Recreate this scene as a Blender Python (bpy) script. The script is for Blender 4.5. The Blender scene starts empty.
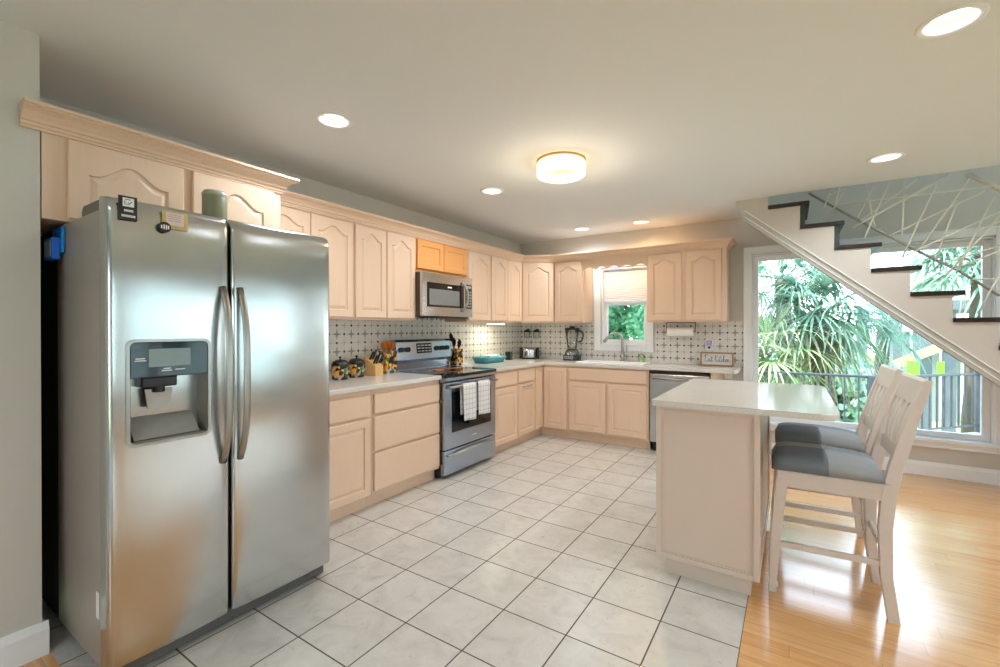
import bpy, bmesh, math, random
from math import radians as R, sin, cos, pi, sqrt
from mathutils import Vector, Matrix

random.seed(7)
SC = bpy.context.scene
COL = SC.collection

# ---------------------------------------------------------------- camera, world, sun, exposure
cam_d = bpy.data.cameras.new('camera')
cam_d.sensor_fit = 'HORIZONTAL'; cam_d.sensor_width = 36.0
cam_d.lens = 448.0 / 1000.0 * 36.0
cam_d.shift_y = -0.00379
cam_d.clip_start = 0.05; cam_d.clip_end = 300
cam = bpy.data.objects.new('camera', cam_d); COL.objects.link(cam)
cam.location = (0, 0, 1.34)
cam.rotation_euler = (R(90 - 0.245), 0, R(33.13))
SC.camera = cam

VS = SC.view_settings
SC.display_settings.display_device = 'sRGB'
VS.view_transform = 'Standard'; VS.look = 'None'; VS.gamma = 1.0; VS.use_curve_mapping = False
EXPOSURE = 0.37
VS.exposure = EXPOSURE

W = bpy.data.worlds.new('sky'); SC.world = W; W.use_nodes = True
wn = W.node_tree; wn.nodes.clear()
w_out = wn.nodes.new('ShaderNodeOutputWorld'); w_bg = wn.nodes.new('ShaderNodeBackground')
w_tc = wn.nodes.new('ShaderNodeTexCoord'); w_sep = wn.nodes.new('ShaderNodeSeparateXYZ')
w_rmp = wn.nodes.new('ShaderNodeValToRGB')
w_rmp.color_ramp.elements[0].position = 0.0; w_rmp.color_ramp.elements[0].color = (0.93, 0.98, 1.0, 1)
w_rmp.color_ramp.elements[1].position = 0.8; w_rmp.color_ramp.elements[1].color = (0.50, 0.70, 1.0, 1)
wn.links.new(w_tc.outputs['Generated'], w_sep.inputs[0]); wn.links.new(w_sep.outputs['Z'], w_rmp.inputs[0])
wn.links.new(w_rmp.outputs[0], w_bg.inputs[0]); w_bg.inputs[1].default_value = 6.0
wn.links.new(w_bg.outputs[0], w_out.inputs[0])

sun_d = bpy.data.lights.new('sun', 'SUN'); sun_d.energy = 9.0; sun_d.angle = R(1.5); sun_d.color = (1.0, 0.95, 0.86)
sun = bpy.data.objects.new('sun', sun_d); COL.objects.link(sun)
sun.rotation_euler = Vector((0.60, 0.16, -0.78)).to_track_quat('-Z', 'Y').to_euler()

CAN_POWER = 35.0      # each recessed ceiling lamp
FLUSH_POWER = 10.0    # the flush ceiling lamp
CAN_COL = (0.86, 0.94, 1.0); WARM_COL = (1.0, 0.72, 0.42)
SC.cycles.use_denoising = True
SC.cycles.max_bounces = 10; SC.cycles.diffuse_bounces = 5; SC.cycles.glossy_bounces = 4
SC.cycles.transparent_max_bounces = 16
SC.cycles.sample_clamp_indirect = 6.0
SC.cycles.caustics_reflective = False; SC.cycles.caustics_refractive = False

# ---------------------------------------------------------------- helpers: objects
def put(o, parent=None, loc=None, rz=None):
    COL.objects.link(o)
    if parent is not None: o.parent = parent
    if loc is not None: o.location = loc
    if rz is not None: o.rotation_euler = (0, 0, rz)
    return o
def tag(o, label=None, cat=None, group=None, kind=None):
    if label: o['label'] = label
    if cat: o['category'] = cat
    if group: o['group'] = group
    if kind: o['kind'] = kind
    return o
def thing(name, label, cat, loc=(0, 0, 0), rz=0, group=None):
    return tag(put(bpy.data.objects.new(name, None), None, loc, rz), label, cat, group)
def copy_tree(o, parent=None):
    c = o.copy(); COL.objects.link(c); c.parent = parent
    for ch in list(o.children): copy_tree(ch, c)
    return c

class MB:
    """collects shapes into one mesh"""
    def __init__(s): s.bm = bmesh.new(); s.mats = []
    def box(s, x0, x1, y0, y1, z0, z1, mi=0, bev=0.0, seg=2):
        t = bmesh.new()
        v = [t.verts.new((x, y, z)) for x in (x0, x1) for y in (y0, y1) for z in (z0, z1)]
        for f in ((0,1,3,2),(4,6,7,5),(0,4,5,1),(2,3,7,6),(0,2,6,4),(1,5,7,3)):
            t.faces.new([v[i] for i in f])
        if bev > 0:
            bmesh.ops.bevel(t, geom=t.edges[:], offset=bev, segments=seg, affect='EDGES', profile=0.5)
        s.merge(t, mi); return s
    def merge(s, t, mi=0, M=None, smooth=None):
        bmesh.ops.recalc_face_normals(t, faces=t.faces[:])
        mp = {}
        for v in t.verts: mp[v] = s.bm.verts.new(M @ v.co if M else v.co)
        for f in t.faces:
            try:
                nf = s.bm.faces.new([mp[v] for v in f.verts])
                nf.material_index = mi if mi is not None else f.material_index
                nf.smooth = f.smooth if smooth is None else smooth
            except ValueError: pass
        t.free()
    def prism(s, pts, axis, a0, a1, mi=0, bev=0.0, seg=2, only=None, smooth=False):
        """extrude a 2D polygon; axis 'x': pts=(y,z), 'y': pts=(x,z), 'z': pts=(x,y)"""
        t = bmesh.new()
        def P(p, a): return {'x': (a, p[0], p[1]), 'y': (p[0], a, p[1]), 'z': (p[0], p[1], a)}[axis]
        A = [t.verts.new(P(p, a0)) for p in pts]; B = [t.verts.new(P(p, a1)) for p in pts]
        n = len(pts); t.faces.new(A); t.faces.new(B[::-1])
        for i in range(n):
            f = t.faces.new([A[i], B[i], B[(i+1) % n], A[(i+1) % n]]); f.smooth = smooth
        if bev > 0:
            eds = [e for e in t.edges if len(e.link_faces) == 2 and
                   ((e.verts[0] in A) == (e.verts[1] in A))]
            bmesh.ops.bevel(t, geom=eds, offset=bev, segments=seg, affect='EDGES', profile=0.5)
        s.merge(t, mi); return s
    def lathe(s, prof, c=(0, 0, 0), n=28, mi=0, axis='z', smooth=True, ang=2*pi):
        t = bmesh.new(); rows = []
        for r, h in prof:
            if r < 1e-6: rows.append([t.verts.new((0, 0, h))])
            else: rows.append([t.verts.new((r*cos(ang*i/n), r*sin(ang*i/n), h)) for i in range(n)])
        for a, b in zip(rows, rows[1:]):
            for i in range(n):
                j = (i+1) % n
                if len(a) == 1 and len(b) == 1: continue
                if len(a) == 1: vs = [a[0], b[i], b[j]]
                elif len(b) == 1: vs = [a[i], a[j], b[0]]
                else: vs = [a[i], a[j], b[j], b[i]]
                f = t.faces.new(vs); f.smooth = smooth
        M = Matrix.Translation(c)
        if axis == 'x': M = M @ Matrix.Rotation(pi/2, 4, 'Y')
        if axis == 'y': M = M @ Matrix.Rotation(-pi/2, 4, 'X')
        s.merge(t, mi, M); return s
    def cyl(s, p, r, h, mi=0, axis='z', n=24, bev=0.0):
        b = min(bev, r*0.5, h*0.5)
        pr = [(0, 0), (r-b, 0), (r, b), (r, h-b), (r-b, h), (0, h)] if b > 0 else [(0, 0), (r, 0), (r, h), (0, h)]
        t0 = len(s.bm.faces); s.lathe(pr, p, n, mi, axis, smooth=False)
        s.bm.faces.ensure_lookup_table()
        return s
    def tube(s, pts, rad, mi=0, n=8, cap=True, ry=None):
        """sweep a round (or elliptic) section along points; rad number or list"""
        t = bmesh.new(); pts = [Vector(p) for p in pts]; rows = []
        m = len(pts); prev = None
        for i, p in enumerate(pts):
            d = (pts[min(i+1, m-1)] - pts[max(i-1, 0)]).normalized()
            if prev is None:
                up = Vector((0, 0, 1)) if abs(d.z) < 0.9 else Vector((0, 1, 0))
                a = d.cross(up).normalized()
            else: a = (prev - d*prev.dot(d)).normalized()
            prev = a; b = d.cross(a)
            r = rad[i] if isinstance(rad, (list, tuple)) else rad
            r2 = r if ry is None else (ry[i] if isinstance(ry, (list, tuple)) else ry)
            rows.append([t.verts.new(p + a*r*cos(2*pi*k/n) + b*r2*sin(2*pi*k/n)) for k in range(n)])
        for a, b in zip(rows, rows[1:]):
            for k in range(n):
                f = t.faces.new([a[k], a[(k+1) % n], b[(k+1) % n], b[k]]); f.smooth = n > 5
        if cap: t.faces.new(rows[0][::-1]); t.faces.new(rows[-1])
        s.merge(t, mi); return s
    def sweep(s, path, widths, mi=0, bev=0.004):
        """square bar along points; widths list of (wx, wy) half sizes, section axes kept horizontal"""
        t = bmesh.new(); rows = []
        for p, (hx, hy) in zip(path, widths):
            x, y, z = p
            rows.append([t.verts.new((x+hx*a, y+hy*b, z)) for a, b in ((-1,-1),(1,-1),(1,1),(-1,1))])
        for a, b in zip(rows, rows[1:]):
            for k in range(4): t.faces.new([a[k], a[(k+1) % 4], b[(k+1) % 4], b[k]])
        t.faces.new(rows[0][::-1]); t.faces.new(rows[-1])
        if bev: 
            es = [e for e in t.edges if abs((e.verts[0].co-e.verts[1].co).normalized().z) > 0.5]
            bmesh.ops.bevel(t, geom=es, offset=bev, segments=2, affect='EDGES', profile=0.5)
        s.merge(t, mi); return s
    def quad(s, a, b, c, d, mi=0, smooth=False):
        vs = [s.bm.verts.new(p) for p in (a, b, c, d)]
        f = s.bm.faces.new(vs); f.material_index = mi; f.smooth = smooth; return s
    def build(s, name, mats, parent=None, loc=None, rz=None, label=None, recalc=False):
        me = bpy.data.meshes.new(name)
        if recalc: bmesh.ops.recalc_face_normals(s.bm, faces=s.bm.faces[:])
        s.bm.to_mesh(me); s.bm.free()
        for m in (mats if isinstance(mats, (list, tuple)) else [mats]): me.materials.append(m)
        o = put(bpy.data.objects.new(name, me), parent, loc, rz)
        if label: o['label'] = label
        return o

def rrect(x0, x1, y0, y1, r, n=5, corners=(1, 1, 1, 1)):
    """rounded rectangle polygon, ccw from lower left; corners order ll, lr, ur, ul"""
    pts = []
    for i, (cx, cy, a0) in enumerate(((x0, y0, pi), (x1, y0, 1.5*pi), (x1, y1, 0), (x0, y1, .5*pi))):
        rr = r if corners[i] is True or corners[i] == 1 else corners[i]
        if rr <= 0: pts.append((cx, cy)); continue
        ox = cx + (rr if cx == x0 else -rr); oy = cy + (rr if cy == y0 else -rr)
        for k in range(n+1):
            a = a0 + .5*pi*k/n; pts.append((ox + rr*cos(a), oy + rr*sin(a)))
    return pts

# ---------------------------------------------------------------- helpers: materials
def S(r, g, b):
    f = lambda c: (c/255/12.92) if c/255 <= .04045 else ((c/255+.055)/1.055)**2.4
    return (f(r), f(g), f(b), 1)
class NT:
    def __init__(s, name):
        s.m = bpy.data.materials.new(name); s.m.use_nodes = True; s.t = s.m.node_tree
        s.p = s.t.nodes['Principled BSDF']; s.out = s.t.nodes['Material Output']
    def n(s, ty, **k):
        x = s.t.nodes.new('ShaderNode'+ty)
        for a, v in k.items(): setattr(x, a, v)
        return x
    def l(s, a, b): s.t.links.new(a, b)
    def setin(s, sock, v):
        if isinstance(v, bpy.types.NodeSocket): s.l(v, sock)
        else: sock.default_value = v
    def math(s, op, a, b=0.0, c=0.0):
        x = s.n('Math', operation=op)
        s.setin(x.inputs[0], a); s.setin(x.inputs[1], b)
        if len(x.inputs) > 2: s.setin(x.inputs[2], c)
        return x.outputs[0]
    def mix(s, f, a, b, blend='MIX'):
        x = s.n('MixRGB', blend_type=blend)
        s.setin(x.inputs[0], f); s.setin(x.inputs[1], a); s.setin(x.inputs[2], b); return x.outputs[0]
    def coord(s, scale=(1, 1, 1), loc=(0, 0, 0), out='Object'):
        tc = s.n('TexCoord'); mp = s.n('Mapping'); mp.inputs['Scale'].default_value = scale
        mp.inputs['Location'].default_value = loc
        s.l(tc.outputs[out], mp.inputs[0]); return mp.outputs[0]
    def noise(s, vec, scale=5, detail=3, rough=.5, dist=0):
        x = s.n('TexNoise'); s.l(vec, x.inputs['Vector'])
        x.inputs['Scale'].default_value = scale; x.inputs['Detail'].default_value = detail
        x.inputs['Roughness'].default_value = rough; x.inputs['Distortion'].default_value = dist
        return x.outputs['Fac']
    def ramp(s, f, stops):
        x = s.n('ValToRGB'); cr = x.color_ramp
        while len(cr.elements) < len(stops): cr.elements.new(.5)
        for e, (p, c) in zip(cr.elements, stops): e.position = p; e.color = c
        s.setin(x.inputs[0], f); return x.outputs[0]
    def bump(s, h, strength=.1, dist=.01):
        b = s.n('Bump'); b.inputs['Strength'].default_value = strength; b.inputs['Distance'].default_value = dist
        s.l(h, b.inputs['Height']); s.l(b.outputs[0], s.p.inputs['Normal'])
    def base(s, c, rough=.5, metal=0.0, spec=.5, coat=0.0):
        s.setin(s.p.inputs['Base Color'], c); s.setin(s.p.inputs['Roughness'], rough)
        s.p.inputs['Metallic'].default_value = metal; s.p.inputs['Specular IOR Level'].default_value = spec
        s.p.inputs['Coat Weight'].default_value = coat; return s
def tone(c, k): return (min(1, c[0]*k), min(1, c[1]*k), min(1, c[2]*k), 1)
def plain(name, c, rough=.5, metal=0.0, spec=.5, var=.06, scale=30, coat=0.0, bump=0.0):
    t = NT(name); v = t.coord()
    f = t.noise(v, scale, 3)
    t.base(t.mix(f, tone(c, 1-var), tone(c, 1+var)), rough, metal, spec, coat)
    if bump: t.bump(f, bump, .004)
    return t.m
def emit(name, c, strength):
    t = NT(name); t.base(c, .4)
    t.p.inputs['Emission Color'].default_value = c; t.p.inputs['Emission Strength'].default_value = strength
    return t.m
def wood(name, c1, c2, axis='z', rough=.4, scale=1.0, spec=.4, coat=0.0):
    t = NT(name); st = 1.5
    sc = {'z': (28, 28, st), 'x': (st, 28, 28), 'y': (28, st, 28)}[axis]
    v = t.coord(tuple(q*scale for q in sc))
    f = t.noise(v, 1.6, 5, .55, .6)
    f2 = t.noise(t.coord((1.3, 1.3, 1.3)), 2, 2)
    c = t.mix(f, c1, c2)
    c = t.mix(t.math('MULTIPLY', f2, .35), c, tone(c1, 1.05))
    t.base(c, rough, 0, spec, coat); t.bump(f, .04, .002)
    return t.m

M = {}
M['wall'] = plain('wall_paint', S(204, 200, 193), .75, spec=.3, var=.02, scale=60, bump=.03)
M['ceiling'] = plain('ceiling_paint', S(228, 233, 237), .85, spec=.2, var=.015, scale=60)
M['white'] = plain('white_trim_paint', S(236, 238, 240), .38, var=.02)
M['cab'] = wood('pickled_maple', S(230, 202, 178), S(219, 187, 161), 'z')
M['cabx'] = wood('pickled_maple_horizontal', S(230, 202, 178), S(219, 187, 161), 'y')
M['honey'] = wood('honey_maple', S(234, 170, 104), S(220, 150, 84), 'y')
M['cream'] = plain('island_paint', S(214, 197, 182), .4, var=.015, scale=8)
M['dark'] = plain('black_plastic', S(22, 22, 23), .35, var=.1)
M['shadow'] = plain('gap_shade_black', S(14, 13, 13), .9)
M['grey'] = plain('grey_plastic', S(92, 90, 88), .4)
M['fridge_side'] = plain('fridge_grey_paint', S(152, 143, 135), .34, var=.05, scale=200)
M['teal'] = plain('teal_ceramic', S(70, 150, 160), .25, var=.12, scale=12)
M['paleblue'] = plain('pale_blue_cloth', S(170, 205, 215), .8)
M['greenjar'] = plain('sage_enamel', S(138, 140, 112), .4, var=.05)
M['goldmetal'] = plain('brass', S(200, 160, 100), .3, metal=1.0)
M['darktread'] = plain('dark_stained_tread', S(40, 30, 28), .28, var=.2, scale=14)
M['rail'] = plain('railing_blue_grey_paint', S(72, 78, 86), .5)
M['rodwood'] = plain('bleached_rod_wood', S(222, 220, 210), .55, var=.06)
M['paper'] = plain('paper_towel', S(240, 238, 232), .9)
M['blue'] = plain('blue_plastic', S(30, 110, 225), .35, var=.05)
M['label'] = plain('label_white', S(235, 235, 235), .6)
M['orangewood'] = plain('orange_wood', S(222, 130, 50), .45, var=.15, scale=20)
M['blockwood'] = wood('pale_block_wood', S(222, 180, 120), S(205, 160, 100), 'z')
M['lavender'] = plain('lavender_plastic', S(178, 160, 205), .4)
M['stoolpaint'] = plain('stool_white_wash', S(212, 202, 194), .45, var=.04, scale=25)
M['steeldull'] = plain('dull_steel', S(176, 178, 180), .3, metal=1.0)
M['ink'] = plain('ink', S(40, 40, 42), .6)

def brushed(name, c, rough=.22, axis='y', amt=.05, wav=0.0, ani=0.0, rot=0.0):
    t = NT(name)
    sc = {'y': (300, 2, 300), 'x': (2, 300, 300), 'z': (300, 300, 2)}[axis]
    f = t.noise(t.coord(sc), 1, 2)
    t.base(t.mix(f, tone(c, 1-amt), tone(c, 1+amt)), rough, 1.0)
    t.l(t.math('MULTIPLY_ADD', f, .10, rough-.05), t.p.inputs['Roughness'])
    t.p.inputs['Anisotropic'].default_value = ani; tg = t.n('Tangent', direction_type='RADIAL', axis='Z'); t.l(tg.outputs[0], t.p.inputs['Tangent']); t.p.inputs['Anisotropic Rotation'].default_value = rot
    if wav:
        g = t.noise(t.coord((.6, .6, 1.7)), 2.2, 1)
        t.bump(g, wav, .05)
    return t.m
M['steel'] = brushed('brushed_stainless', S(196, 198, 198), .20, 'y', .03, .05, .75, .0)
M['steelx'] = brushed('brushed_stainless_flat', S(192, 192, 192), .22, 'y', .04)
M['rangesteel'] = brushed('range_stainless', S(176, 188, 204), .22, 'y', .04)
M['chrome'] = plain('brushed_nickel', S(166, 164, 160), .3, metal=1.0, var=.03)
M['blackglass'] = plain('black_glass', S(16, 18, 22), .05, spec=.6)

def glass_mat(name, tint=(1, 1, 1, 1), gl=1.0):
    t = NT(name); t.t.nodes.remove(t.p)
    tr = t.n('BsdfTransparent'); tr.inputs[0].default_value = tint
    go = t.n('BsdfGlossy'); go.inputs['Roughness'].default_value = .02
    fr = t.n('Fresnel'); fr.inputs[0].default_value = 1.3
    mx = t.n('MixShader'); t.l(t.math('MULTIPLY', fr.outputs[0], gl), mx.inputs[0])
    t.l(tr.outputs[0], mx.inputs[1]); t.l(go.outputs[0], mx.inputs[2]); t.l(mx.outputs[0], t.out.inputs[0])
    return t.m
M['glass'] = glass_mat('window_glass', (.97, .985, .985, 1), .8)
M['jarglass'] = glass_mat('clear_jar_glass', (.955, .965, .965, 1), .9)

def quartz():
    t = NT('white_quartz'); v = t.coord()
    a = t.noise(v, 160, 2, .6); b = t.noise(v, 9, 4, .6, .5)
    c = t.mix(t.ramp(a, [(.42, (0, 0, 0, 1)), (.62, (1, 1, 1, 1))]), S(206, 202, 197), S(226, 223, 218))
    c = t.mix(t.math('MULTIPLY', b, .35), c, S(214, 208, 200))
    t.base(c, .10, 0, .5); return t.m
M['quartz'] = quartz()

def floor_tile(P, ox, oy, g=.0032):
    t = NT('stone_look_floor_tile'); tc = t.n('TexCoord'); sp = t.n('SeparateXYZ'); t.l(tc.outputs['Object'], sp.inputs[0])
    u = t.math('DIVIDE', t.math('SUBTRACT', sp.outputs['X'], ox), P); v = t.math('DIVIDE', t.math('SUBTRACT', sp.outputs['Y'], oy), P)
    du = t.math('ABSOLUTE', t.math('SUBTRACT', u, t.math('ROUND', u))); dv = t.math('ABSOLUTE', t.math('SUBTRACT', v, t.math('ROUND', v)))
    d = t.math('MULTIPLY', t.math('MINIMUM', du, dv), P)
    grout = t.math('LESS_THAN', d, g)
    cx = t.n('CombineXYZ'); t.l(t.math('FLOOR', u), cx.inputs[0]); t.l(t.math('FLOOR', v), cx.inputs[1])
    wn_ = t.n('TexWhiteNoise'); wn_.noise_dimensions = '2D'; t.l(cx.outputs[0], wn_.inputs['Vector'])
    of = t.n('VectorMath', operation='MULTIPLY_ADD'); t.l(wn_.outputs['Color'], of.inputs[0]); of.inputs[1].default_value = (9, 9, 9)
    t.l(tc.outputs['Object'], of.inputs[2])
    n1 = t.noise(of.outputs[0], 7, 6, .65, .8); n2 = t.noise(of.outputs[0], 28, 4, .7)
    c = t.ramp(n1, [(.25, S(176, 172, 166)), (.5, S(199, 195, 189)), (.75, S(213, 210, 205))])
    c = t.mix(t.math('MULTIPLY', n2, .35), c, S(192, 188, 182))
    c = t.mix(t.math('MULTIPLY', wn_.outputs['Value'], .22), c, S(218, 215, 210))
    c = t.mix(grout, c, S(84, 76, 68))
    t.base(c, .3, 0, .5)
    t.l(t.math('MULTIPLY_ADD', grout, .5, t.math('MULTIPLY_ADD', n2, .15, .22)), t.p.inputs['Roughness'])
    h = t.math('SUBTRACT', 1.0, t.math('MULTIPLY', t.math('LESS_THAN', d, g*1.4), .8))
    t.bump(t.math('ADD', h, t.math('MULTIPLY', n1, .25)), .25, .003)
    return t.m
M['tile'] = floor_tile(.322, -.18, 2.110)

def floor_wood():
    t = NT('amber_oak_strip_floor'); tc = t.n('TexCoord'); sp = t.n('SeparateXYZ'); t.l(tc.outputs['Object'], sp.inputs[0])
    wv = t.math('DIVIDE', sp.outputs['Y'], .083); row = t.math('FLOOR', wv); fy = t.math('SUBTRACT', wv, row)
    rn = t.n('TexWhiteNoise'); rn.noise_dimensions = '1D'; t.l(row, rn.inputs['W'])
    u = t.math('ADD', t.math('DIVIDE', sp.outputs['X'], 1.1), t.math('MULTIPLY', rn.outputs['Value'], 7)); pl = t.math('FLOOR', u)
    fx = t.math('SUBTRACT', u, pl)
    cx = t.n('CombineXYZ'); t.l(row, cx.inputs[0]); t.l(pl, cx.inputs[1])
    wn_ = t.n('TexWhiteNoise'); wn_.noise_dimensions = '2D'; t.l(cx.outputs[0], wn_.inputs['Vector'])
    v = t.coord((2.2, 30, 1)); of = t.n('VectorMath', operation='MULTIPLY_ADD'); t.l(wn_.outputs['Color'], of.inputs[0]); of.inputs[1].default_value = (20, 20, 20); t.l(v, of.inputs[2])
    g = t.noise(of.outputs[0], 1.3, 6, .6, 1.0)
    c = t.ramp(g, [(.25, S(190, 130, 74)), (.5, S(214, 158, 102)), (.8, S(230, 182, 128))])
    c = t.mix(t.math('MULTIPLY', wn_.outputs['Value'], .45), c, S(232, 186, 132))
    gap = t.math('MAXIMUM', t.math('LESS_THAN', t.math('MINIMUM', fy, t.math('SUBTRACT', 1, fy)), .012), t.math('LESS_THAN', fx, .0018))
    c = t.mix(t.math('MULTIPLY', gap, .55), c, S(110, 66, 34))
    t.base(c, .22, 0, .55)
    t.l(t.math('MULTIPLY_ADD', g, .10, .10), t.p.inputs['Roughness']); t.p.inputs['Coat Weight'].default_value = .42; t.p.inputs['Coat IOR'].default_value = 1.7; t.p.inputs['Coat Roughness'].default_value = .16
    t.bump(t.math('SUBTRACT', g, gap), .06, .003)
    return t.m
M['woodfloor'] = floor_wood()

def splash(ha, oa, oz, P=.150):
    """mosaic: grey stars on a lattice, black dots between"""
    t = NT('star_mosaic_tile'); tc = t.n('TexCoord'); sp = t.n('SeparateXYZ'); t.l(tc.outputs['Object'], sp.inputs[0])
    u = t.math('DIVIDE', t.math('SUBTRACT', sp.outputs[ha], oa), P); v = t.math('DIVIDE', t.math('SUBTRACT', sp.outputs['Z'], oz), P)
    au = t.math('MULTIPLY', t.math('ABSOLUTE', t.math('SUBTRACT', u, t.math('ROUND', u))), P)
    av = t.math('MULTIPLY', t.math('ABSOLUTE', t.math('SUBTRACT', v, t.math('ROUND', v))), P)
    bu = t.math('SUBTRACT', P/2, au); bv = t.math('SUBTRACT', P/2, av)
    def dist(a, b): return t.math('SQRT', t.math('ADD', t.math('MULTIPLY', a, a), t.math('MULTIPLY', b, b)))
    dots = t.math('LESS_THAN', t.math('MINIMUM', dist(bu, av), dist(au, bv)), .0105)
    def petal(a, b, L, w):  # along a, thin in b
        k = t.math('SUBTRACT', 1, t.math('DIVIDE', a, L))
        return t.math('LESS_THAN', b, t.math('MULTIPLY', t.math('MAXIMUM', k, 0), w))
    star = t.math('MAXIMUM', petal(au, av, .050, .0115), petal(av, au, .050, .0115))
    lines = t.math('MAXIMUM', t.math('LESS_THAN', t.math('MAXIMUM', t.math('MULTIPLY', bu, 10), bv), .024),
                   t.math('LESS_THAN', t.math('MAXIMUM', t.math('MULTIPLY', bv, 10), bu), .024))
    grout = t.math('LESS_THAN', t.math('MINIMUM', bu, bv), .0013)
    vv = t.coord(); n1 = t.noise(vv, 16, 4, .6); n2 = t.noise(vv, 70, 3, .6)
    c = t.mix(n1, S(208, 205, 197), S(226, 223, 217))
    c = t.mix(t.math('MULTIPLY', grout, .45), c, S(150, 146, 138))
    c = t.mix(t.math('MULTIPLY', lines, .8), c, S(120, 116, 110))
    c = t.mix(t.math('MULTIPLY', star, t.math('MULTIPLY_ADD', n2, .4, .6)), c, S(116, 115, 114))
    c = t.mix(dots, c, S(26, 25, 26))
    t.base(c, .3, 0, .45); return t.m

def fabric():
    t = NT('patchwork_grey_blue_fabric'); v = t.coord((1, 1, 1))
    sp = t.n('SeparateXYZ'); t.l(v, sp.inputs[0])
    a = t.math('LESS_THAN', sp.outputs['X'], -.01); b = t.math('LESS_THAN', sp.outputs['Y'], .03)
    wv = t.math('SINE', t.math('MULTIPLY', sp.outputs['Y'], 240)); n = t.noise(v, 260, 3, .7); n2 = t.noise(v, 12, 3)
    c = t.mix(a, S(158, 162, 166), S(96, 112, 126))
    d = t.mix(a, S(120, 136, 152), S(150, 160, 170))
    c = t.mix(b, d, c)
    c = t.mix(t.math('MULTIPLY', n, .35), c, S(190, 190, 190))
    c = t.mix(t.math('MULTIPLY', n2, .3), c, S(90, 88, 84))
    t.base(c, .85, 0, .2); t.bump(n, .3, .002); return t.m
M['fabric'] = fabric()

def towel_mat():
    t = NT('white_grid_towel'); tc = t.n('TexCoord'); sp = t.n('SeparateXYZ'); t.l(tc.outputs['Object'], sp.inputs[0])
    def st(o, P):
        k = t.math('DIVIDE', o, P); return t.math('LESS_THAN', t.math('ABSOLUTE', t.math('SUBTRACT', k, t.math('ROUND', k))), .06)
    g = t.math('MAXIMUM', st(sp.outputs['X'], .042), st(sp.outputs['Z'], .046))
    n = t.noise(t.coord(), 300, 2)
    t.base(t.mix(t.math('MULTIPLY', g, .55), t.mix(n, S(220, 218, 220), S(236, 234, 236)), S(140, 140, 152)), .9, 0, .2)
    t.bump(n, .2, .002); return t.m
M['towel'] = towel_mat()

def painted():
    t = NT('fruit_painted_ceramic'); v = t.coord((1, 1, 1)); vo = t.n('TexVoronoi'); t.l(v, vo.inputs['Vector']); vo.inputs['Scale'].default_value = 38
    f = t.math('FRACT', t.math('MULTIPLY', t.noise(v, 18, 2), 3.1))
    bw = t.n('SeparateColor'); t.l(vo.outputs['Color'], bw.inputs[0])
    c = t.ramp(bw.outputs[0], [(.0, S(24, 22, 22)), (.34, S(24, 22, 22)), (.36, S(70, 104, 44)), (.50, S(150, 160, 70)), (.52, S(96, 104, 84)), (.66, S(222, 150, 50)), (.84, S(236, 170, 60)), (.9, S(150, 152, 146))])
    c.node.color_ramp.interpolation = 'CONSTANT'
    t.base(c, .12, 0, .55); return t.m
M['painted'] = painted()

M['asphalt'] = plain('pale_road', S(206, 206, 204), .9)
def grass():
    t = NT('lawn_grass'); v = t.coord()
    n = t.noise(v, .6, 4); n2 = t.noise(v, 14, 4, .7)
    t.base(t.mix(n2, t.mix(n, S(140, 164, 112), S(168, 186, 134)), S(156, 176, 122)), .95, 0, .1); return t.m
M['grass'] = grass()
def leafmat(name, a, b, tr=.35):
    t = NT(name); v = t.coord(); n = t.noise(v, 2.2, 3)
    c = t.mix(n, a, b); t.base(c, .5, 0, .3)
    tl = t.n('BsdfTranslucent'); t.l(c, tl.inputs[0]); mx = t.n('MixShader'); mx.inputs[0].default_value = tr
    t.l(t.p.outputs[0], mx.inputs[1]); t.l(tl.outputs[0], mx.inputs[2]); t.l(mx.outputs[0], t.out.inputs[0]); return t.m
M['palm'] = leafmat('palm_leaf_blue_green', S(98, 142, 126), S(158, 186, 158))
M['palm2'] = leafmat('palm_leaf_light_green', S(140, 172, 112), S(190, 206, 156))
M['palmdark'] = leafmat('palm_leaf_dark', S(88, 128, 130), S(136, 170, 162))
M['drypalm'] = leafmat('dry_palm_leaf', S(134, 134, 104), S(176, 172, 140), .2)
M['leaf'] = leafmat('tree_leaf', S(70, 140, 108), S(150, 205, 165))
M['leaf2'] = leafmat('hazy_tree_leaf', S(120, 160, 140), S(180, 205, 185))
M['bark'] = plain('palm_bark', S(110, 100, 90), .9, var=.3, scale=18, bump=.6)
M['deck'] = wood('deck_boards', S(196, 190, 182), S(176, 170, 160), 'x', .8)
M['yellowwood'] = plain('yellow_treated_pine', S(206, 190, 120), .7, var=.1)
M['pile'] = plain('weathered_pile', S(98, 104, 108), .9, var=.15)
M['lime'] = plain('lime_green_panel', S(116, 206, 36), .5)
M['siding'] = plain('pale_siding', S(205, 212, 214), .8)
M['fencew'] = plain('white_fence', S(225, 228, 228), .7)

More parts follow.
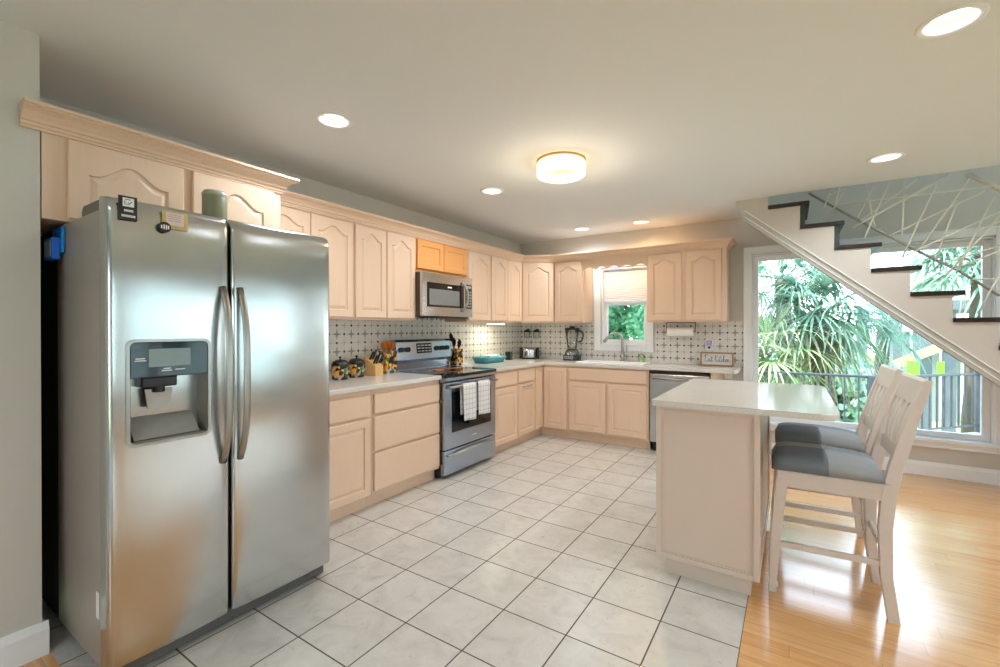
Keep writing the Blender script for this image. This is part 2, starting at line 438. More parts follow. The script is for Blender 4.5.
# ================================================================ THE SETTING
XL, YB, ZC = -3.25, 5.52, 2.535
XR, YF = 4.2, -3.6
def struct(o): o['kind'] = 'structure'; return o
def wall_panel(name, axis, pos, thick, a0, a1, z0, z1, holes, mat):
    """wall with rectangular openings; axis 'y': plane y=pos over x; axis 'x': plane x=pos over y"""
    A = sorted({a0, a1, *[h[0] for h in holes], *[h[1] for h in holes]})
    Z = sorted({z0, z1, *[h[2] for h in holes], *[h[3] for h in holes]})
    bm = bmesh.new(); vs = {}
    def V(a, z):
        if (a, z) not in vs: vs[(a, z)] = bm.verts.new((a, pos, z) if axis == 'y' else (pos, a, z))
        return vs[(a, z)]
    for i in range(len(A)-1):
        for j in range(len(Z)-1):
            ca, cz = (A[i]+A[i+1])/2, (Z[j]+Z[j+1])/2
            if any(h[0] < ca < h[1] and h[2] < cz < h[3] for h in holes): continue
            bm.faces.new([V(A[i], Z[j]), V(A[i+1], Z[j]), V(A[i+1], Z[j+1]), V(A[i], Z[j+1])])
    r = bmesh.ops.extrude_face_region(bm, geom=bm.faces[:])
    d = Vector((0, thick, 0)) if axis == 'y' else Vector((thick, 0, 0))
    for e in r['geom']:
        if isinstance(e, bmesh.types.BMVert): e.co += d
    bmesh.ops.recalc_face_normals(bm, faces=bm.faces[:])
    m = MB(); m.bm.free(); m.bm = bm
    return struct(m.build(name, mat))

ZU = 4.7   # ceiling of the storey above, over the stair
KW = (-2.04, -1.47, 1.12, 2.09)          # kitchen window opening
BW = (-.372, 1.452, .335, 2.122)         # picture window
BW2 = (1.75, 2.35, .335, 2.122)  # window added out of view to bring in more light
wall_panel('wall_back', 'y', YB, .14, XL-.12, XR+.12, -.3, ZU+.1, [KW, BW, BW2], M['wall'])
m = MB(); m.box(XL-.12, XL, .508, YB, -.05, 2.66); struct(m.build('wall_left', M['wall']))
m = MB(); m.box(XL-.12, -2.575, YF, .508, -.05, 2.66); struct(m.build('wall_pier', M['wall']))
RD = (1.7, 5.30, .42, 2.08); RU = (1.4, 5.35, 2.95, 4.55)
wall_panel('wall_right', 'x', XR, .12, YF-.12, YB, -.3, ZU+.1, [RD, RU, (-2.6, .6, .5, 2.08)], M['wall'])
wall_panel('wall_front', 'y', YF-.12, .12, -2.575, XR, -.3, 2.66, [(-1.1, .1, .06, 2.1)], M['wall'])

# ceiling, with a round cut-out for each recessed lamp
CANS = [(-2.216, 1.644), (-2.200, 3.244), (-2.134, 5.084), (-1.435, 5.113), (.547, 4.117), (.515, 2.430)]
CANS_ADDED = [(-1.1, -.9), (1.6, -.7), (2.6, 1.3), (3.1, 3.3), (3.2, -1.2)]  # unseen lamps added to brighten the ceiling and the living area
HOLE = .080
outline = [(XL, YF), (XR, YF), (XR, 4.765), (-.457, 4.765), (-.457, YB), (XL, YB)]
cu = bpy.data.curves.new('ceiling', 'CURVE'); cu.dimensions = '2D'; cu.fill_mode = 'BOTH'; cu.extrude = .06
def add_poly(pts):
    sp = cu.splines.new('POLY'); sp.points.add(len(pts)-1); sp.use_cyclic_u = True
    for p, q in zip(sp.points, pts): p.co = (q[0], q[1], 0, 1)
add_poly(outline)
for cx, cy in CANS + CANS_ADDED:
    add_poly([(cx+HOLE*cos(2*pi*k/40), cy+HOLE*sin(2*pi*k/40)) for k in range(40)])
tmp = bpy.data.objects.new('ceiling_curve', cu); COL.objects.link(tmp)
dg = bpy.context.evaluated_depsgraph_get(); me = bpy.data.meshes.new_from_object(tmp.evaluated_get(dg))
bpy.data.objects.remove(tmp); bpy.data.curves.remove(cu)
me.name = 'ceiling'; me.materials.clear(); me.materials.append(M['ceiling'])
for f in me.polygons: f.use_smooth = False
ceil = put(bpy.data.objects.new('ceiling', me), None, (0, 0, ZC+.06)); struct(ceil)
m = MB(); m.prism(outline, 'z', ZC+.12, ZC+.30); struct(m.build('slab_upper', M['ceiling']))
# storey above the stair
m = MB(); m.box(-.60, -.457, 1.0, YB, ZC+.30, ZU); struct(m.build('wall_upper_left', M['wall']))
m = MB(); m.box(-.60, XR, .9, 1.0, ZC+.30, ZU); struct(m.build('wall_upper_front', M['wall']))
m = MB(); m.box(-.60, XR+.12, .9, YB+.14, ZU, ZU+.12); struct(m.build('ceiling_upper', M['ceiling']))
# upper wall left of the stair, over the kitchen, closes the outside
# floors
m = MB(); m.prism([(XL, .53), (-2.42, .53), (-.502, 1.772), (-.502, 1.788), (-.18, 1.788), (-.18, YB), (XL, YB)], 'z', -.06, 0)
struct(m.build('floor', M['tile']))
m = MB(); m.prism([(-2.575, YF), (XR, YF), (XR, YB), (-.18, YB), (-.18, 1.788), (-.502, 1.788), (-.502, 1.772), (-2.42, .53), (-2.575, .53)], 'z', -.06, -.0005)
struct(m.build('floor_wood', M['woodfloor']))

# baseboards
def base_profile(h=.135, t=.018): return [(0, 0), (t, 0), (t, h-.03), (t-.006, h-.015), (t-.010, h), (0, h)]
m = MB(); m.prism([(-2.575+a, b) for a, b in base_profile()], 'y', YF, .508+.018)
m.prism([(.508+a, b) for a, b in base_profile()], 'x', -2.72, -2.575)
struct(m.build('baseboard_left', M['white']))
m = MB(); m.prism([(YB-a, b) for a, b in base_profile(.125)], 'x', -.18, XR); struct(m.build('baseboard_back', M['white']))
m = MB(); m.prism([(XR-a, b) for a, b in base_profile()], 'y', YF, YB)
struct(m.build('baseboard_right', M['white']))

# backsplash
SZ0, SZ1 = .92, 1.412
m = MB(); m.box(XL, XL+.008, 1.53, YB, SZ0-.02, 2.0); struct(m.build('backsplash_left', splash('Y', .03, .985)))
m = MB()
for a, b, c, d in ((XL, -2.155, SZ0-.02, SZ1), (-2.155, -1.375, SZ0-.02, 1.048), (-1.375, -.447, SZ0-.02, SZ1)):
    m.box(a, b, YB-.008, YB, c, d)
struct(m.build('backsplash_back', splash('X', -.075, .985)))

rug = MB(); rug.prism(rrect(-2.3, 2.6, -3.3, -.75, .03, 4), 'z', .0005, .012, bev=.004)  # unseen pale rug, added to reduce warm bounce from the wood
tag(rug.build('bounce_rug', plain('pale_woven_rug', S(222, 222, 220), .95, var=.08, scale=80)), 'added unseen pale rug behind the camera, cutting warm bounce off the wood floor', 'rug')
# ---- windows
def frame_rect(mb, x0, x1, z0, z1, w, y0, y1, mi=0, bev=.004, wb=None):
    wb = w if wb is None else wb
    mb.box(x0, x0+w, y0, y1, z0, z1, mi, bev); mb.box(x1-w, x1, y0, y1, z0, z1, mi, bev)
    mb.box(x0+w, x1-w, y0, y1, z1-w, z1, mi, bev); mb.box(x0+w, x1-w, y0, y1, z0, z0+wb, mi, bev)
def jamb(mb, o, y0, y1, t=.012):
    x0, x1, z0, z1 = o
    mb.box(x0, x0+t, y0, y1, z0, z1); mb.box(x1-t, x1, y0, y1, z0, z1)
    mb.box(x0, x1, y0, y1, z1-t, z1); mb.box(x0, x1, y0, y1, z0, z0+t)
def empty_struct(name, loc):
    o = put(bpy.data.objects.new(name, None), None, loc); o['kind'] = 'structure'; return o
w1 = empty_struct('window_1', (0, 0, 0))
x0, x1, z0, z1 = KW
m = MB(); frame_rect(m, x0-.10, x1+.075, z0-.07, z1+.09, .078, YB-.022, YB-.0005); m.build('window_casing', M['white'], w1)
m = MB(); jamb(m, KW, YB-.01, YB+.14); m.build('window_jamb', M['white'], w1)
m = MB(); frame_rect(m, x0+.012, x1-.012, z0+.012, 1.665, .042, YB+.05, YB+.085, wb=.06); m.build('lower_sash', M['white'], w1)
m = MB(); frame_rect(m, x0+.012, x1-.012, 1.635, z1-.012, .042, YB+.09, YB+.12); m.build('upper_sash', M['white'], w1)
m = MB(); m.box(x0+.05, x1-.05, YB+.066, YB+.070, z0+.06, 1.63); m.build('lower_pane', M['glass'], w1)
m = MB(); m.box(x0+.05, x1-.05, YB+.103, YB+.107, 1.67, z1-.05); m.build('upper_pane', M['glass'], w1)
m = MB(); m.box(x0, x1, YB-.035, YB+.05, z0-.004, z0+.016, bev=.004); m.build('window_stool', M['white'], w1)
for n, o in (('window_2', BW), ('added_window_3', BW2)):
    w = empty_struct(n, (0, 0, 0)); x0, x1, z0, z1 = o
    m = MB(); frame_rect(m, x0-.062, x1+.062, z0-.062, z1+.072, .066, YB-.024, YB-.0005)
    frame_rect(m, x0-.072, x1+.072, z0-.072, z1+.082, .016, YB-.034, YB-.0005); m.build('window_casing', M['white'], w)
    m = MB(); jamb(m, o, YB-.01, YB+.14); m.build('window_jamb', M['white'], w)
    m = MB(); frame_rect(m, x0+.012, x1-.012, z0+.012, z1-.012, .052, YB+.05, YB+.10); m.build('window_frame', M['white'], w)
    m = MB(); m.box(x0+.06, x1-.06, YB+.072, YB+.078, z0+.06, z1-.06); m.build('window_glass', M['glass'], w)
    m = MB(); m.box(x0-.05, x1+.05, YB-.06, YB+.05, z0-.02, z0+.014, bev=.005); m.build('window_stool', M['white'], w)
# glazing out of view, behind and beside the camera, mostly added to let light in
def side_glazing(name, axis, pos, o, n):
    w = empty_struct(name, (0, 0, 0)); a0, a1, z0, z1 = o; m = MB(); g = MB()
    if axis == 'x':
        for k in range(n):
            p, q = a0+(a1-a0)*k/n, a0+(a1-a0)*(k+1)/n
            for b in ((p, p+.06, z0, z1), (q-.06, q, z0, z1), (p, q, z0, z0+.07), (p, q, z1-.06, z1)): m.box(pos+.03, pos+.08, *b, bev=.004)
            g.box(pos+.05, pos+.056, p+.05, q-.05, z0+.06, z1-.05)
    else:
        for k in range(n):
            p, q = a0+(a1-a0)*k/n, a0+(a1-a0)*(k+1)/n
            for b in ((p, p+.06, z0, z1), (q-.06, q, z0, z1), (p, q, z0, z0+.07), (p, q, z1-.06, z1)): m.box(b[0], b[1], pos-.08, pos-.03, b[2], b[3], bev=.004)
            g.box(p+.05, q-.05, pos-.056, pos-.05, z0+.06, z1-.05)
    m.build('window_frame', M['white'], w); g.build('window_glass', M['glass'], w)
side_glazing('window_7', 'x', XR, RD, 3)
side_glazing('added_window_4', 'x', XR, (-2.6, .6, .5, 2.08), 3)  # added unseen window, extra daylight for the living area
side_glazing('added_window_5', 'x', XR, RU, 3)  # added unseen upstairs window, brightens the wall above the stair
side_glazing('added_door_2', 'y', YF, (-1.1, .1, .06, 2.1), 1)  # added unseen glazed door behind the camera, for daylight

# ================================================================ CEILING LAMPS
M['lens'] = emit('lamp_lens', (1.0, .96, .88, 1), 2.6)
M['lenswarm'] = emit('warm_lamp_lens', (1.0, .82, .56, 1), 3.0)
CAN_LABELS = ['recessed ceiling lamp above the refrigerator front', 'small recessed ceiling lamp left of the flush drum light',
    'recessed ceiling lamp near the back corner, left of the orange glow', 'warm recessed ceiling lamp casting the orange glow above the sink',
    'recessed ceiling lamp just in front of the stair opening', 'large recessed ceiling lamp nearest the camera at the upper right']
def can(i, x, y, label, warm=False, name='recessed_ceiling_light'):
    t = thing(name, label, 'ceiling light', (x, y, ZC), 0, 'recessed ceiling lights')
    m = MB(); m.lathe([(.077, .001), (.080, -.003), (.094, -.006), (.102, -.004), (.104, 0), (.077, .001)], n=40); m.build('trim_ring', M['white'], t)
    m = MB(); m.lathe([(.0785, 0), (.070, .045), (.066, .046)], n=40); m.build('reflector', M['white'], t)
    m = MB(); m.lathe([(0, .040), (.05, .0405), (.069, .044), (.069, .048), (0, .049)], n=36); m.build('lens', M['lenswarm'] if warm else M['lens'], t)
    d = bpy.data.lights.new('lamp', 'SPOT'); d.energy = CAN_POWER*(.85 if warm else 1); d.spot_size = R(168); d.spot_blend = .9
    d.shadow_soft_size = .06; d.color = WARM_COL if warm else CAN_COL
    o = put(bpy.data.objects.new('lamp', d), t, (0, 0, -.012)); return t
for i, ((x, y), lb) in enumerate(zip(CANS, CAN_LABELS)): can(i, x, y, lb, warm=(i == 3))
for (x, y), lb in zip(CANS_ADDED, ['added unseen recessed lamp behind the camera on the left', 'added unseen recessed lamp behind the camera on the right', 'added unseen recessed lamp over the living area by the right wall', 'added unseen recessed lamp beside the foot of the stair', 'added unseen recessed lamp in the far corner of the living area']):
    can(0, x, y, lb)

fl = thing('flush_mount_light', 'glowing white drum ring ceiling light with brass plate', 'ceiling light', (-1.39, 2.93, ZC))
AMB = plain('amber_metal', S(222, 172, 104), .5)
m = MB(); m.lathe([(0, -.001), (.172, -.001), (.174, -.006), (.170, -.012), (0, -.012)], n=48); m.build('mounting_plate', AMB, fl)
m = MB(); m.lathe([(.126, -.016), (.166, -.016), (.171, -.022), (.171, -.100), (.164, -.108), (.132, -.108), (.126, -.102), (.126, -.016)], n=56)
m.build('ring_shade', emit('glowing_ring', (1.0, .76, .45, 1), 2.6), fl)
m = MB(); m.lathe([(.1255, -.014), (.1255, -.102), (.122, -.102), (.122, -.014)], n=56); m.build('inner_liner', AMB, fl)
d = bpy.data.lights.new('lamp', 'POINT'); d.energy = FLUSH_POWER; d.shadow_soft_size = .10; d.color = (1.0, .82, .60)
put(bpy.data.objects.new('lamp', d), fl, (0, 0, -.19))

# ================================================================ CABINETS
def arch(u, rise):
    a = abs(u)
    if a > .86: return 0.0
    return rise*.5*(1+cos(pi*a/.86))
def door_mesh(mb, w, h, t=.02, rise=.0, stile=.055, raised=True, flat=False, N=17):
    """door in the x-z plane, lower left at origin, front towards -y"""
    e = .004
    if flat:
        mb.box(0, w, -t, 0, 0, h, bev=.005); return
    def loop(d, y, top=True):
        x0, x1, z0 = d, w-d, d
        zt = h - stile - rise - (d-stile)
        pts = [(x0, y, z0), (x1, y, z0)]
        for k in range(N):
            u = 1 - 2*k/(N-1); x = (x0+x1)/2 + u*(x1-x0)/2
            pts.append((x, y, zt + arch(u, rise)))
        return pts
    def outer(d, y):
        x0, x1, z0, z1 = d, w-d, d, h-d
        pts = [(x0, y, z0), (x1, y, z0)]
        for k in range(N):
            u = 1-2*k/(N-1); pts.append(((x0+x1)/2+u*(x1-x0)/2, y, z1))
        return pts
    rings = [outer(0, 0), outer(0, -t+e), outer(e, -t), loop(stile, -t), loop(stile+.004, -t+.009), loop(stile+.010, -t+.009)]
    if raised: rings += [loop(stile+.030, -t+.002)]
    t_ = bmesh.new(); R_ = [[t_.verts.new(p) for p in r] for r in rings]; n = len(R_[0])
    for a, b in zip(R_, R_[1:]):
        for i in range(n):
            j = (i+1) % n; t_.faces.new([a[i], a[j], b[j], b[i]])
    t_.faces.new(R_[-1]); t_.faces.new(R_[0][::-1])
    mb.merge(t_, 0)
def add_door(parent, name, x, z, w, h, y=0, mat='cab', label=None, **k):
    m = MB(); door_mesh(m, w, h, **k); return m.build(name, M[mat], parent, (x, y, z), label=label)
LEFT = pi/2     # local -y faces world +x : rotate +90 deg ; local x runs to world +y
# ---- crown profile, (out, up)
CROWN = [(0, 0), (.008, 0), (.008, .010), (.013, .012), (.013, .024), (.020, .026), (.022, .032), (.022, .038), (.027, .044), (.038, .058), (.052, .068), (.058, .070), (.058, .076), (.066, .078), (.066, .090), (0, .090)]
UB, UT = 1.405, 2.185
def upper(name_label, y0, y1, doors, z0=UB, z1=UT, xf=-2.93, mat='cab', rise=.055, group='upper cabinets', flat=False, raised=True, name='wall_cabinet', stile=.055, zd=None):
    """upper cabinet on the left wall; doors = list of (ya, yb) in world y"""
    t = thing(name, name_label, 'cabinet', (xf, y0, z0), LEFT, group)
    m = MB(); m.box(0, y1-y0, .001, xf-XL-.002, 0, z1-z0, bev=.002); m.build('carcass', M[mat], t)
    for a, b in doors:
        q = zd or (z0+.018, z1-.016)
        add_door(t, 'door', a-y0, q[0]-z0, b-a, q[1]-q[0], 0, mat, rise=rise, stile=stile, raised=raised)
    return t
upper('pale wood wall cabinet with arched doors directly right of the refrigerator cabinet', 1.537, 2.348, [(1.56, 1.960), (1.966, 2.338)])
upper('pale wood wall cabinet with two arched doors left of the microwave', 2.352, 3.050, [(2.362, 2.685), (2.693, 3.036)])
upper('honey orange wood cabinet with two flat panels above the microwave', 3.054, 3.832, [(3.064, 3.436), (3.446, 3.822)], z0=1.862, mat='honey', rise=0, raised=False, group=None, zd=(1.895, 2.168))
upper('narrow pale wall cabinet with single door right of the microwave', 3.836, 4.275, [(3.850, 4.262)])
upper('pale wood wall cabinet with two slim arched doors beside the corner cabinet', 4.279, 4.990, [(4.292, 4.632), (4.640, 4.976)])
# corner cabinet, diagonal front
A0, A1 = Vector((-2.93, 4.995, 0)), Vector((-2.565, 5.21, 0))
t = thing('corner_wall_cabinet', 'diagonal corner wall cabinet with one wide arched door', 'cabinet', (A0.x, A0.y, UB), 0)
m = MB(); m.prism([(XL+.002-A0.x, 0), (0, 0), (A1.x-A0.x, A1.y-A0.y), (A1.x-A0.x, YB-.002-A0.y), (XL+.002-A0.x, YB-.002-A0.y)], 'z', 0, UT-UB); m.build('carcass', M['cab'], t)
L = (A1-A0).length; ang = math.atan2(A1.y-A0.y, A1.x-A0.x)
m = MB(); door_mesh(m, L-.03, UT-UB-.034, rise=.055); m.build('door', M['cab'], t, (.015*cos(ang)+.001*sin(ang), .015*sin(ang)-.001*cos(ang), .018), ang)
YU = 5.21
def upper_back(label, x0, x1, doors, group='upper cabinets'):
    t = thing('wall_cabinet', label, 'cabinet', (x0, YU, UB), 0, group)
    m = MB(); m.box(0, x1-x0, .001, YB-.002-YU, 0, UT-UB, bev=.002); m.build('carcass', M['cab'], t)
    for a, b in doors: add_door(t, 'door', a-x0, .018, b-a, UT-UB-.034, 0, 'cab', rise=.055)
    return t
upper_back('pale wood wall cabinet with single arched door left of the sink window', -2.562, -2.168, [(-2.545, -2.188)])
upper_back('pale wood wall cabinet with two arched doors right of the sink window', -1.398, -.578, [(-1.375, -1.018), (-.970, -.622)])
# scalloped valance above the sink window
pts = [(-2.168, UT), (-2.168, 2.065)]
ns = 5; xa, xb = -2.168, -1.398
for k in range(1, 101):
    u = k/100; x = xa+(xb-xa)*u
    s = abs(sin(pi*ns*u)); pts.append((x, 2.045+.035*s - .012*(1-abs(2*u-1))*0))
pts += [(xb, UT)]
m = MB(); m.prism(pts, 'y', YU, YU+.02)
tag(m.build('window_valance', M['cab']), 'scalloped wooden valance board bridging the cabinets over the sink window', 'valance')

# continuous crown over the kitchen cabinets
def crown_run(mb, path, outs, z, prof=CROWN):
    """path of plan points; outs: outward offset direction (mitred) at every point"""
    t_ = bmesh.new(); rows = []
    for p, o in zip(path, outs): rows.append([t_.verts.new((p[0]+o[0]*a, p[1]+o[1]*a, z+b)) for a, b in prof])
    n = len(prof)
    for a, b in zip(rows, rows[1:]):
        for i in range(n): t_.faces.new([a[i], a[(i+1) % n], b[(i+1) % n], b[i]])
    t_.faces.new(rows[0]); t_.faces.new(rows[-1][::-1])
    mb.merge(t_, 0)
def mitre(n1, n2):
    b = (Vector(n1)+Vector(n2)).normalized(); k = 1/max(.2, b.dot(Vector(n1))); return (b.x*k, b.y*k)
nl = (1, 0); nd = (sin(ang), -cos(ang)); nb = (0, -1); nr = (1, 0)
m = MB()
crown_run(m, [(-2.93, 1.615), (A0.x, A0.y), (A1.x, A1.y), (-.578, YU), (-.578, YB-.002)], [nl, mitre(nl, nd), mitre(nd, nb), mitre(nb, nr), nr], UT-.006)
tag(m.build('crown_molding', M['cabx']), 'long pale wood crown molding along the tops of the kitchen wall cabinets', 'crown molding')

# cabinet above the refrigerator, deeper, with its own crown
FX = -2.572
t = thing('refrigerator_cabinet', 'deep pale wood cabinet above the refrigerator with stepped crown', 'cabinet', (FX, .512, 1.79), LEFT)
m = MB(); m.box(0, 1.022, .001, FX-XL-.004, 0, .36, bev=.002); m.build('carcass', M['cab'], t)
add_door(t, 'door', .076, .012, .428, .335, 0, 'cab', rise=.07, stile=.065)
add_door(t, 'door', .545, .012, .428, .335, 0, 'cab', rise=.07, stile=.065)
m = MB(); BIG = [(a*1.15, b*1.05) for a, b in CROWN]
crown_run(m, [(-.062, 0), (1.022, 0), (1.022, FX-XL-.004)], [(0, -1), mitre((0, -1), (1, 0)), (1, 0)], .352, BIG); m.build('crown', M['cabx'], t)

# ---- base cabinets
XF, YFB = -2.607, 4.962
BZ0, BZ1 = .10, .885
def base_left(label, y0, y1, fronts, group='base cabinets'):
    t = thing('base_cabinet', label, 'cabinet', (XF, y0, 0), LEFT, group)
    m = MB(); m.box(0, y1-y0, .001, XF-XL-.01, BZ0, BZ1, bev=.002); m.build('carcass', M['cab'], t)
    m = MB(); m.box(0, y1-y0, .055, .075, 0, BZ0); m.build('toe_kick', M['cab'], t)
    for kind, a, b, z0, z1 in fronts:
        if kind == 'door': add_door(t, 'door', a-y0, z0, b-a, z1-z0, 0, 'cab', rise=0)
        else:
            m = MB(); m.box(0, b-a, -.02, 0, 0, z1-z0, bev=.006); m.build('drawer_front', M['cabx'], t, (a-y0, 0, z0))
    return t
base_left('pale base cabinet with drawer and door beside the refrigerator', 1.56, 2.250, [('drawer', 1.59, 2.232, .690, .850), ('door', 1.59, 2.232, .110, .672)])
base_left('pale base cabinet with a stack of three wide drawers left of the range', 2.252, 3.012, [('drawer', 2.268, 2.998, .700, .848), ('drawer', 2.268, 2.998, .425, .680), ('drawer', 2.268, 2.998, .125, .408)])
c = base_left('narrow pale base cabinet with drawer and door right of the range', 3.830, 4.336, [('drawer', 3.842, 4.328, .715, .855), ('door', 3.842, 4.328, .095, .690)])
c = base_left('slim base cabinet with a small bar pull on its upper door edge', 4.338, 4.745, [('drawer', 4.350, 4.730, .715, .855), ('door', 4.350, 4.730, .110, .690)])
m = MB(); m.tube([(.10, -.020, .665), (.10, -.042, .665), (.29, -.042, .665), (.29, -.020, .665)], .005); m.build('bar_pull', M['chrome'], c)
t = thing('corner_base_cabinet', 'corner base cabinet with two tall folding doors meeting at the inner corner', 'cabinet', (XF, 4.747, 0), 0)
yb = YFB-4.747
m = MB(); m.prism([(XL+.01-XF, 0), (-.001, 0), (-.001, yb+.001), (-2.262-XF, yb+.001), (-2.262-XF, YB-.002-4.747), (XL+.01-XF, YB-.002-4.747)], 'z', BZ0, BZ1); m.build('carcass', M['cab'], t)
m = MB(); m.prism([(-.075, 0), (-.055, 0), (-.055, yb+.055), (-2.262-XF, yb+.055), (-2.262-XF, yb+.075), (-.075, yb+.075)], 'z', 0, BZ0); m.build('toe_kick', M['cab'], t)
m = MB(); door_mesh(m, .185, .745, rise=0, stile=.035); m.build('door', M['cab'], t, (0, .008, .11), LEFT)
m = MB(); door_mesh(m, .302, .745, rise=0, stile=.05); m.build('door', M['cab'], t, (.030, yb, .11))
t = thing('sink_base_cabinet', 'wide pale base cabinet with two doors below the sink', 'cabinet', (-2.26, YFB, 0), 0)
m = MB(); m.box(0, .955, .001, YB-.002-YFB, BZ0, .72, bev=.002); m.box(0, .955, .001, .06, .72, BZ1); m.build('carcass', M['cab'], t)
m = MB(); m.box(0, .955, .055, .075, 0, BZ0); m.build('toe_kick', M['cab'], t)
m = MB(); m.box(0, .91, -.02, 0, 0, .14, bev=.006); m.build('false_front', M['cabx'], t, (.024, 0, .722))
add_door(t, 'door', .024, .125, .446, .575, 0, 'cab', rise=0); add_door(t, 'door', .500, .125, .434, .575, 0, 'cab', rise=0)
# dishwasher + end panel
t = thing('dishwasher', 'stainless dishwasher with bar handle behind the island', 'dishwasher', (-1.298, YFB, 0), 0)
m = MB(); m.box(.004, .598, .02, .545, .10, .868); m.box(.02, .58, .06, .10, .0, .10); m.build('tub_body', M['dark'], t)
m = MB(); m.box(.006, .596, -.02, .018, .11, .845, bev=.006); m.build('door', M['steelx'], t)
m = MB(); m.box(.006, .596, -.014, .018, .848, .872, bev=.003); m.build('control_strip', M['dark'], t)
m = MB(); m.tube([(.04, -.02, .80), (.04, -.055, .80), (.562, -.055, .80), (.562, -.02, .80)], .011, n=10); m.build('handle', M['chrome'], t)
m = MB(); m.box(-.692, -.640, YFB, YB-.002, 0, BZ1, bev=.002); tag(m.build('end_panel', M['cab']), 'pale wood end panel right of the dishwasher', 'cabinet panel')

# ---- worktops
CT0, CT1 = .887, .922
m = MB(); m.prism([(XL+.009, 1.555), (-2.575, 1.555), (-2.575, 3.008), (XL+.009, 3.008)], 'z', CT0, CT1, bev=.004)
tag(m.build('countertop', M['quartz']), 'white quartz worktop run between the refrigerator and the range', 'countertop')
SX0, SX1, SY0, SY1 = -2.17, -1.42, 5.045, 5.365
m = MB()
yw = YB-.009
m.prism([(XL+.009, 3.826), (-2.570, 3.826), (-2.570, 4.928), (SX0, 4.928), (SX0, yw), (XL+.009, yw)], 'z', CT0, CT1)
m.prism([(SX0, 4.928), (SX1, 4.928), (SX1, SY0), (SX0, SY0)], 'z', CT0, CT1)
m.prism([(SX0, SY1), (SX1, SY1), (SX1, yw), (SX0, yw)], 'z', CT0, CT1)
m.prism([(SX1, 4.928), (-.478, 4.928), (-.458, 4.96), (-.458, yw), (SX1, yw)], 'z', CT0, CT1)
tag(m.build('countertop', M['quartz']), 'white quartz worktop turning the corner from the range to the sink', 'countertop')
t = thing('kitchen_sink', 'white drop-in basin set in the worktop under the window', 'sink', (SX0, SY0, CT1), 0)
sw, sh = SX1-SX0, SY1-SY0
m = MB()
for a in ((-.02, sw+.02, -.02, .012), (-.02, sw+.02, sh-.012, sh+.02), (-.02, .012, .012, sh-.012), (sw-.012, sw+.02, .012, sh-.012)): m.box(*a, .001, .009, bev=.003)
m.build('rim', M['white'], t)
m = MB()
m.box(.012, .018, .012, sh-.012, -.17, .003); m.box(sw-.018, sw-.012, .012, sh-.012, -.17, .003)
m.box(.012, sw-.012, .012, .018, -.17, .003); m.box(.012, sw-.012, sh-.018, sh-.012, -.17, .003); m.box(.012, sw-.012, .012, sh-.012, -.176, -.17)
m.build('basin', M['white'], t)

# ================================================================ REFRIGERATOR
fr = thing('refrigerator', 'large side by side stainless refrigerator with ice and water dispenser', 'refrigerator', (-2.45, 1.055, 0), LEFT)
YFD = -.36
m = MB(); m.box(-.468, .468, -.275, .262, .05, 1.785, bev=.006); m.build('body', M['fridge_side'], fr)
m = MB(); m.box(-.466, .466, .262, .60, .05, 1.775, bev=.004); m.build('gap_shade_box', M['shadow'], fr)  # black box added in place of the shadow between wall and fridge
m = MB(); m.box(-.455, .455, -.32, -.27, .012, .072, bev=.004)
for x in (-.40, .40): m.cyl((x, .2, 0), .022, .05, n=14); m.cyl((x, -.27, 0), .022, .05, n=14)
m.build('base_grille', M['grey'], fr)
def efall(d, r): return 0.0 if d >= r else r - sqrt(max(0, r*r-(r-d)**2))
def fridge_door(name, x0, x1, z0, z1, hole=None):
    def lines(a, b, r0, r1, extra, n):
        s = {a, b}; 
        for k in range(1, 7): s.add(a + r0*(k/6)**2); s.add(b - r1*(k/6)**2)
        for k in range(1, n): s.add(a+r0+(b-a-r0-r1)*k/n)
        s = sorted(s)
        for e in extra:
            s = [q for q in s if abs(q-e) > .004] + [e]
        return sorted(s)
    ex, ez = ([hole[0], hole[1]], [hole[2], hole[3]]) if hole else ([], [])
    X = lines(x0, x1, .022, .022, ex, 14); Z = lines(z0, z1, .012, .055, ez, 22)
    m = MB(); bm = m.bm; V = {}
    def Y(x, z):
        u = (x-x0)/(x1-x0)*2-1; b = .010*(1-u*u)
        zz = (z-z0)/(z1-z0); b += .004*sin(pi*zz)
        return YFD - b + efall(x-x0, .022) + efall(x1-x, .022) + efall(z-z0, .012) + .75*efall(z1-z, .055)
    for i, x in enumerate(X):
        for j, z in enumerate(Z): V[i, j] = bm.verts.new((x, Y(x, z), z))
    inh = lambda x, z: hole and hole[0] < x < hole[1] and hole[2] < z < hole[3]
    for i in range(len(X)-1):
        for j in range(len(Z)-1):
            if inh((X[i]+X[i+1])/2, (Z[j]+Z[j+1])/2): continue
            f = bm.faces.new([V[i, j], V[i+1, j], V[i+1, j+1], V[i, j+1]]); f.smooth = True
    ed = [V[i, 0] for i in range(len(X))] + [V[len(X)-1, j] for j in range(1, len(Z))] + [V[i, len(Z)-1] for i in range(len(X)-2, -1, -1)] + [V[0, j] for j in range(len(Z)-2, 0, -1)]
    bk = [bm.verts.new((v.co.x, -.285, v.co.z)) for v in ed]; n = len(ed)
    for i in range(n): bm.faces.new([ed[i], bk[i], bk[(i+1) % n], ed[(i+1) % n]])
    bm.faces.new(bk[::-1])
    return m.build(name, M['steel'], fr, recalc=True)
DH = (-.412, -.138, .895, 1.288)
fd = fridge_door('freezer_door', -.472, -.047, .074, 1.828, DH)
rd = fridge_door('fresh_food_door', -.037, .473, .074, 1.828)
rd.data.materials[0] = fd.data.materials[0]
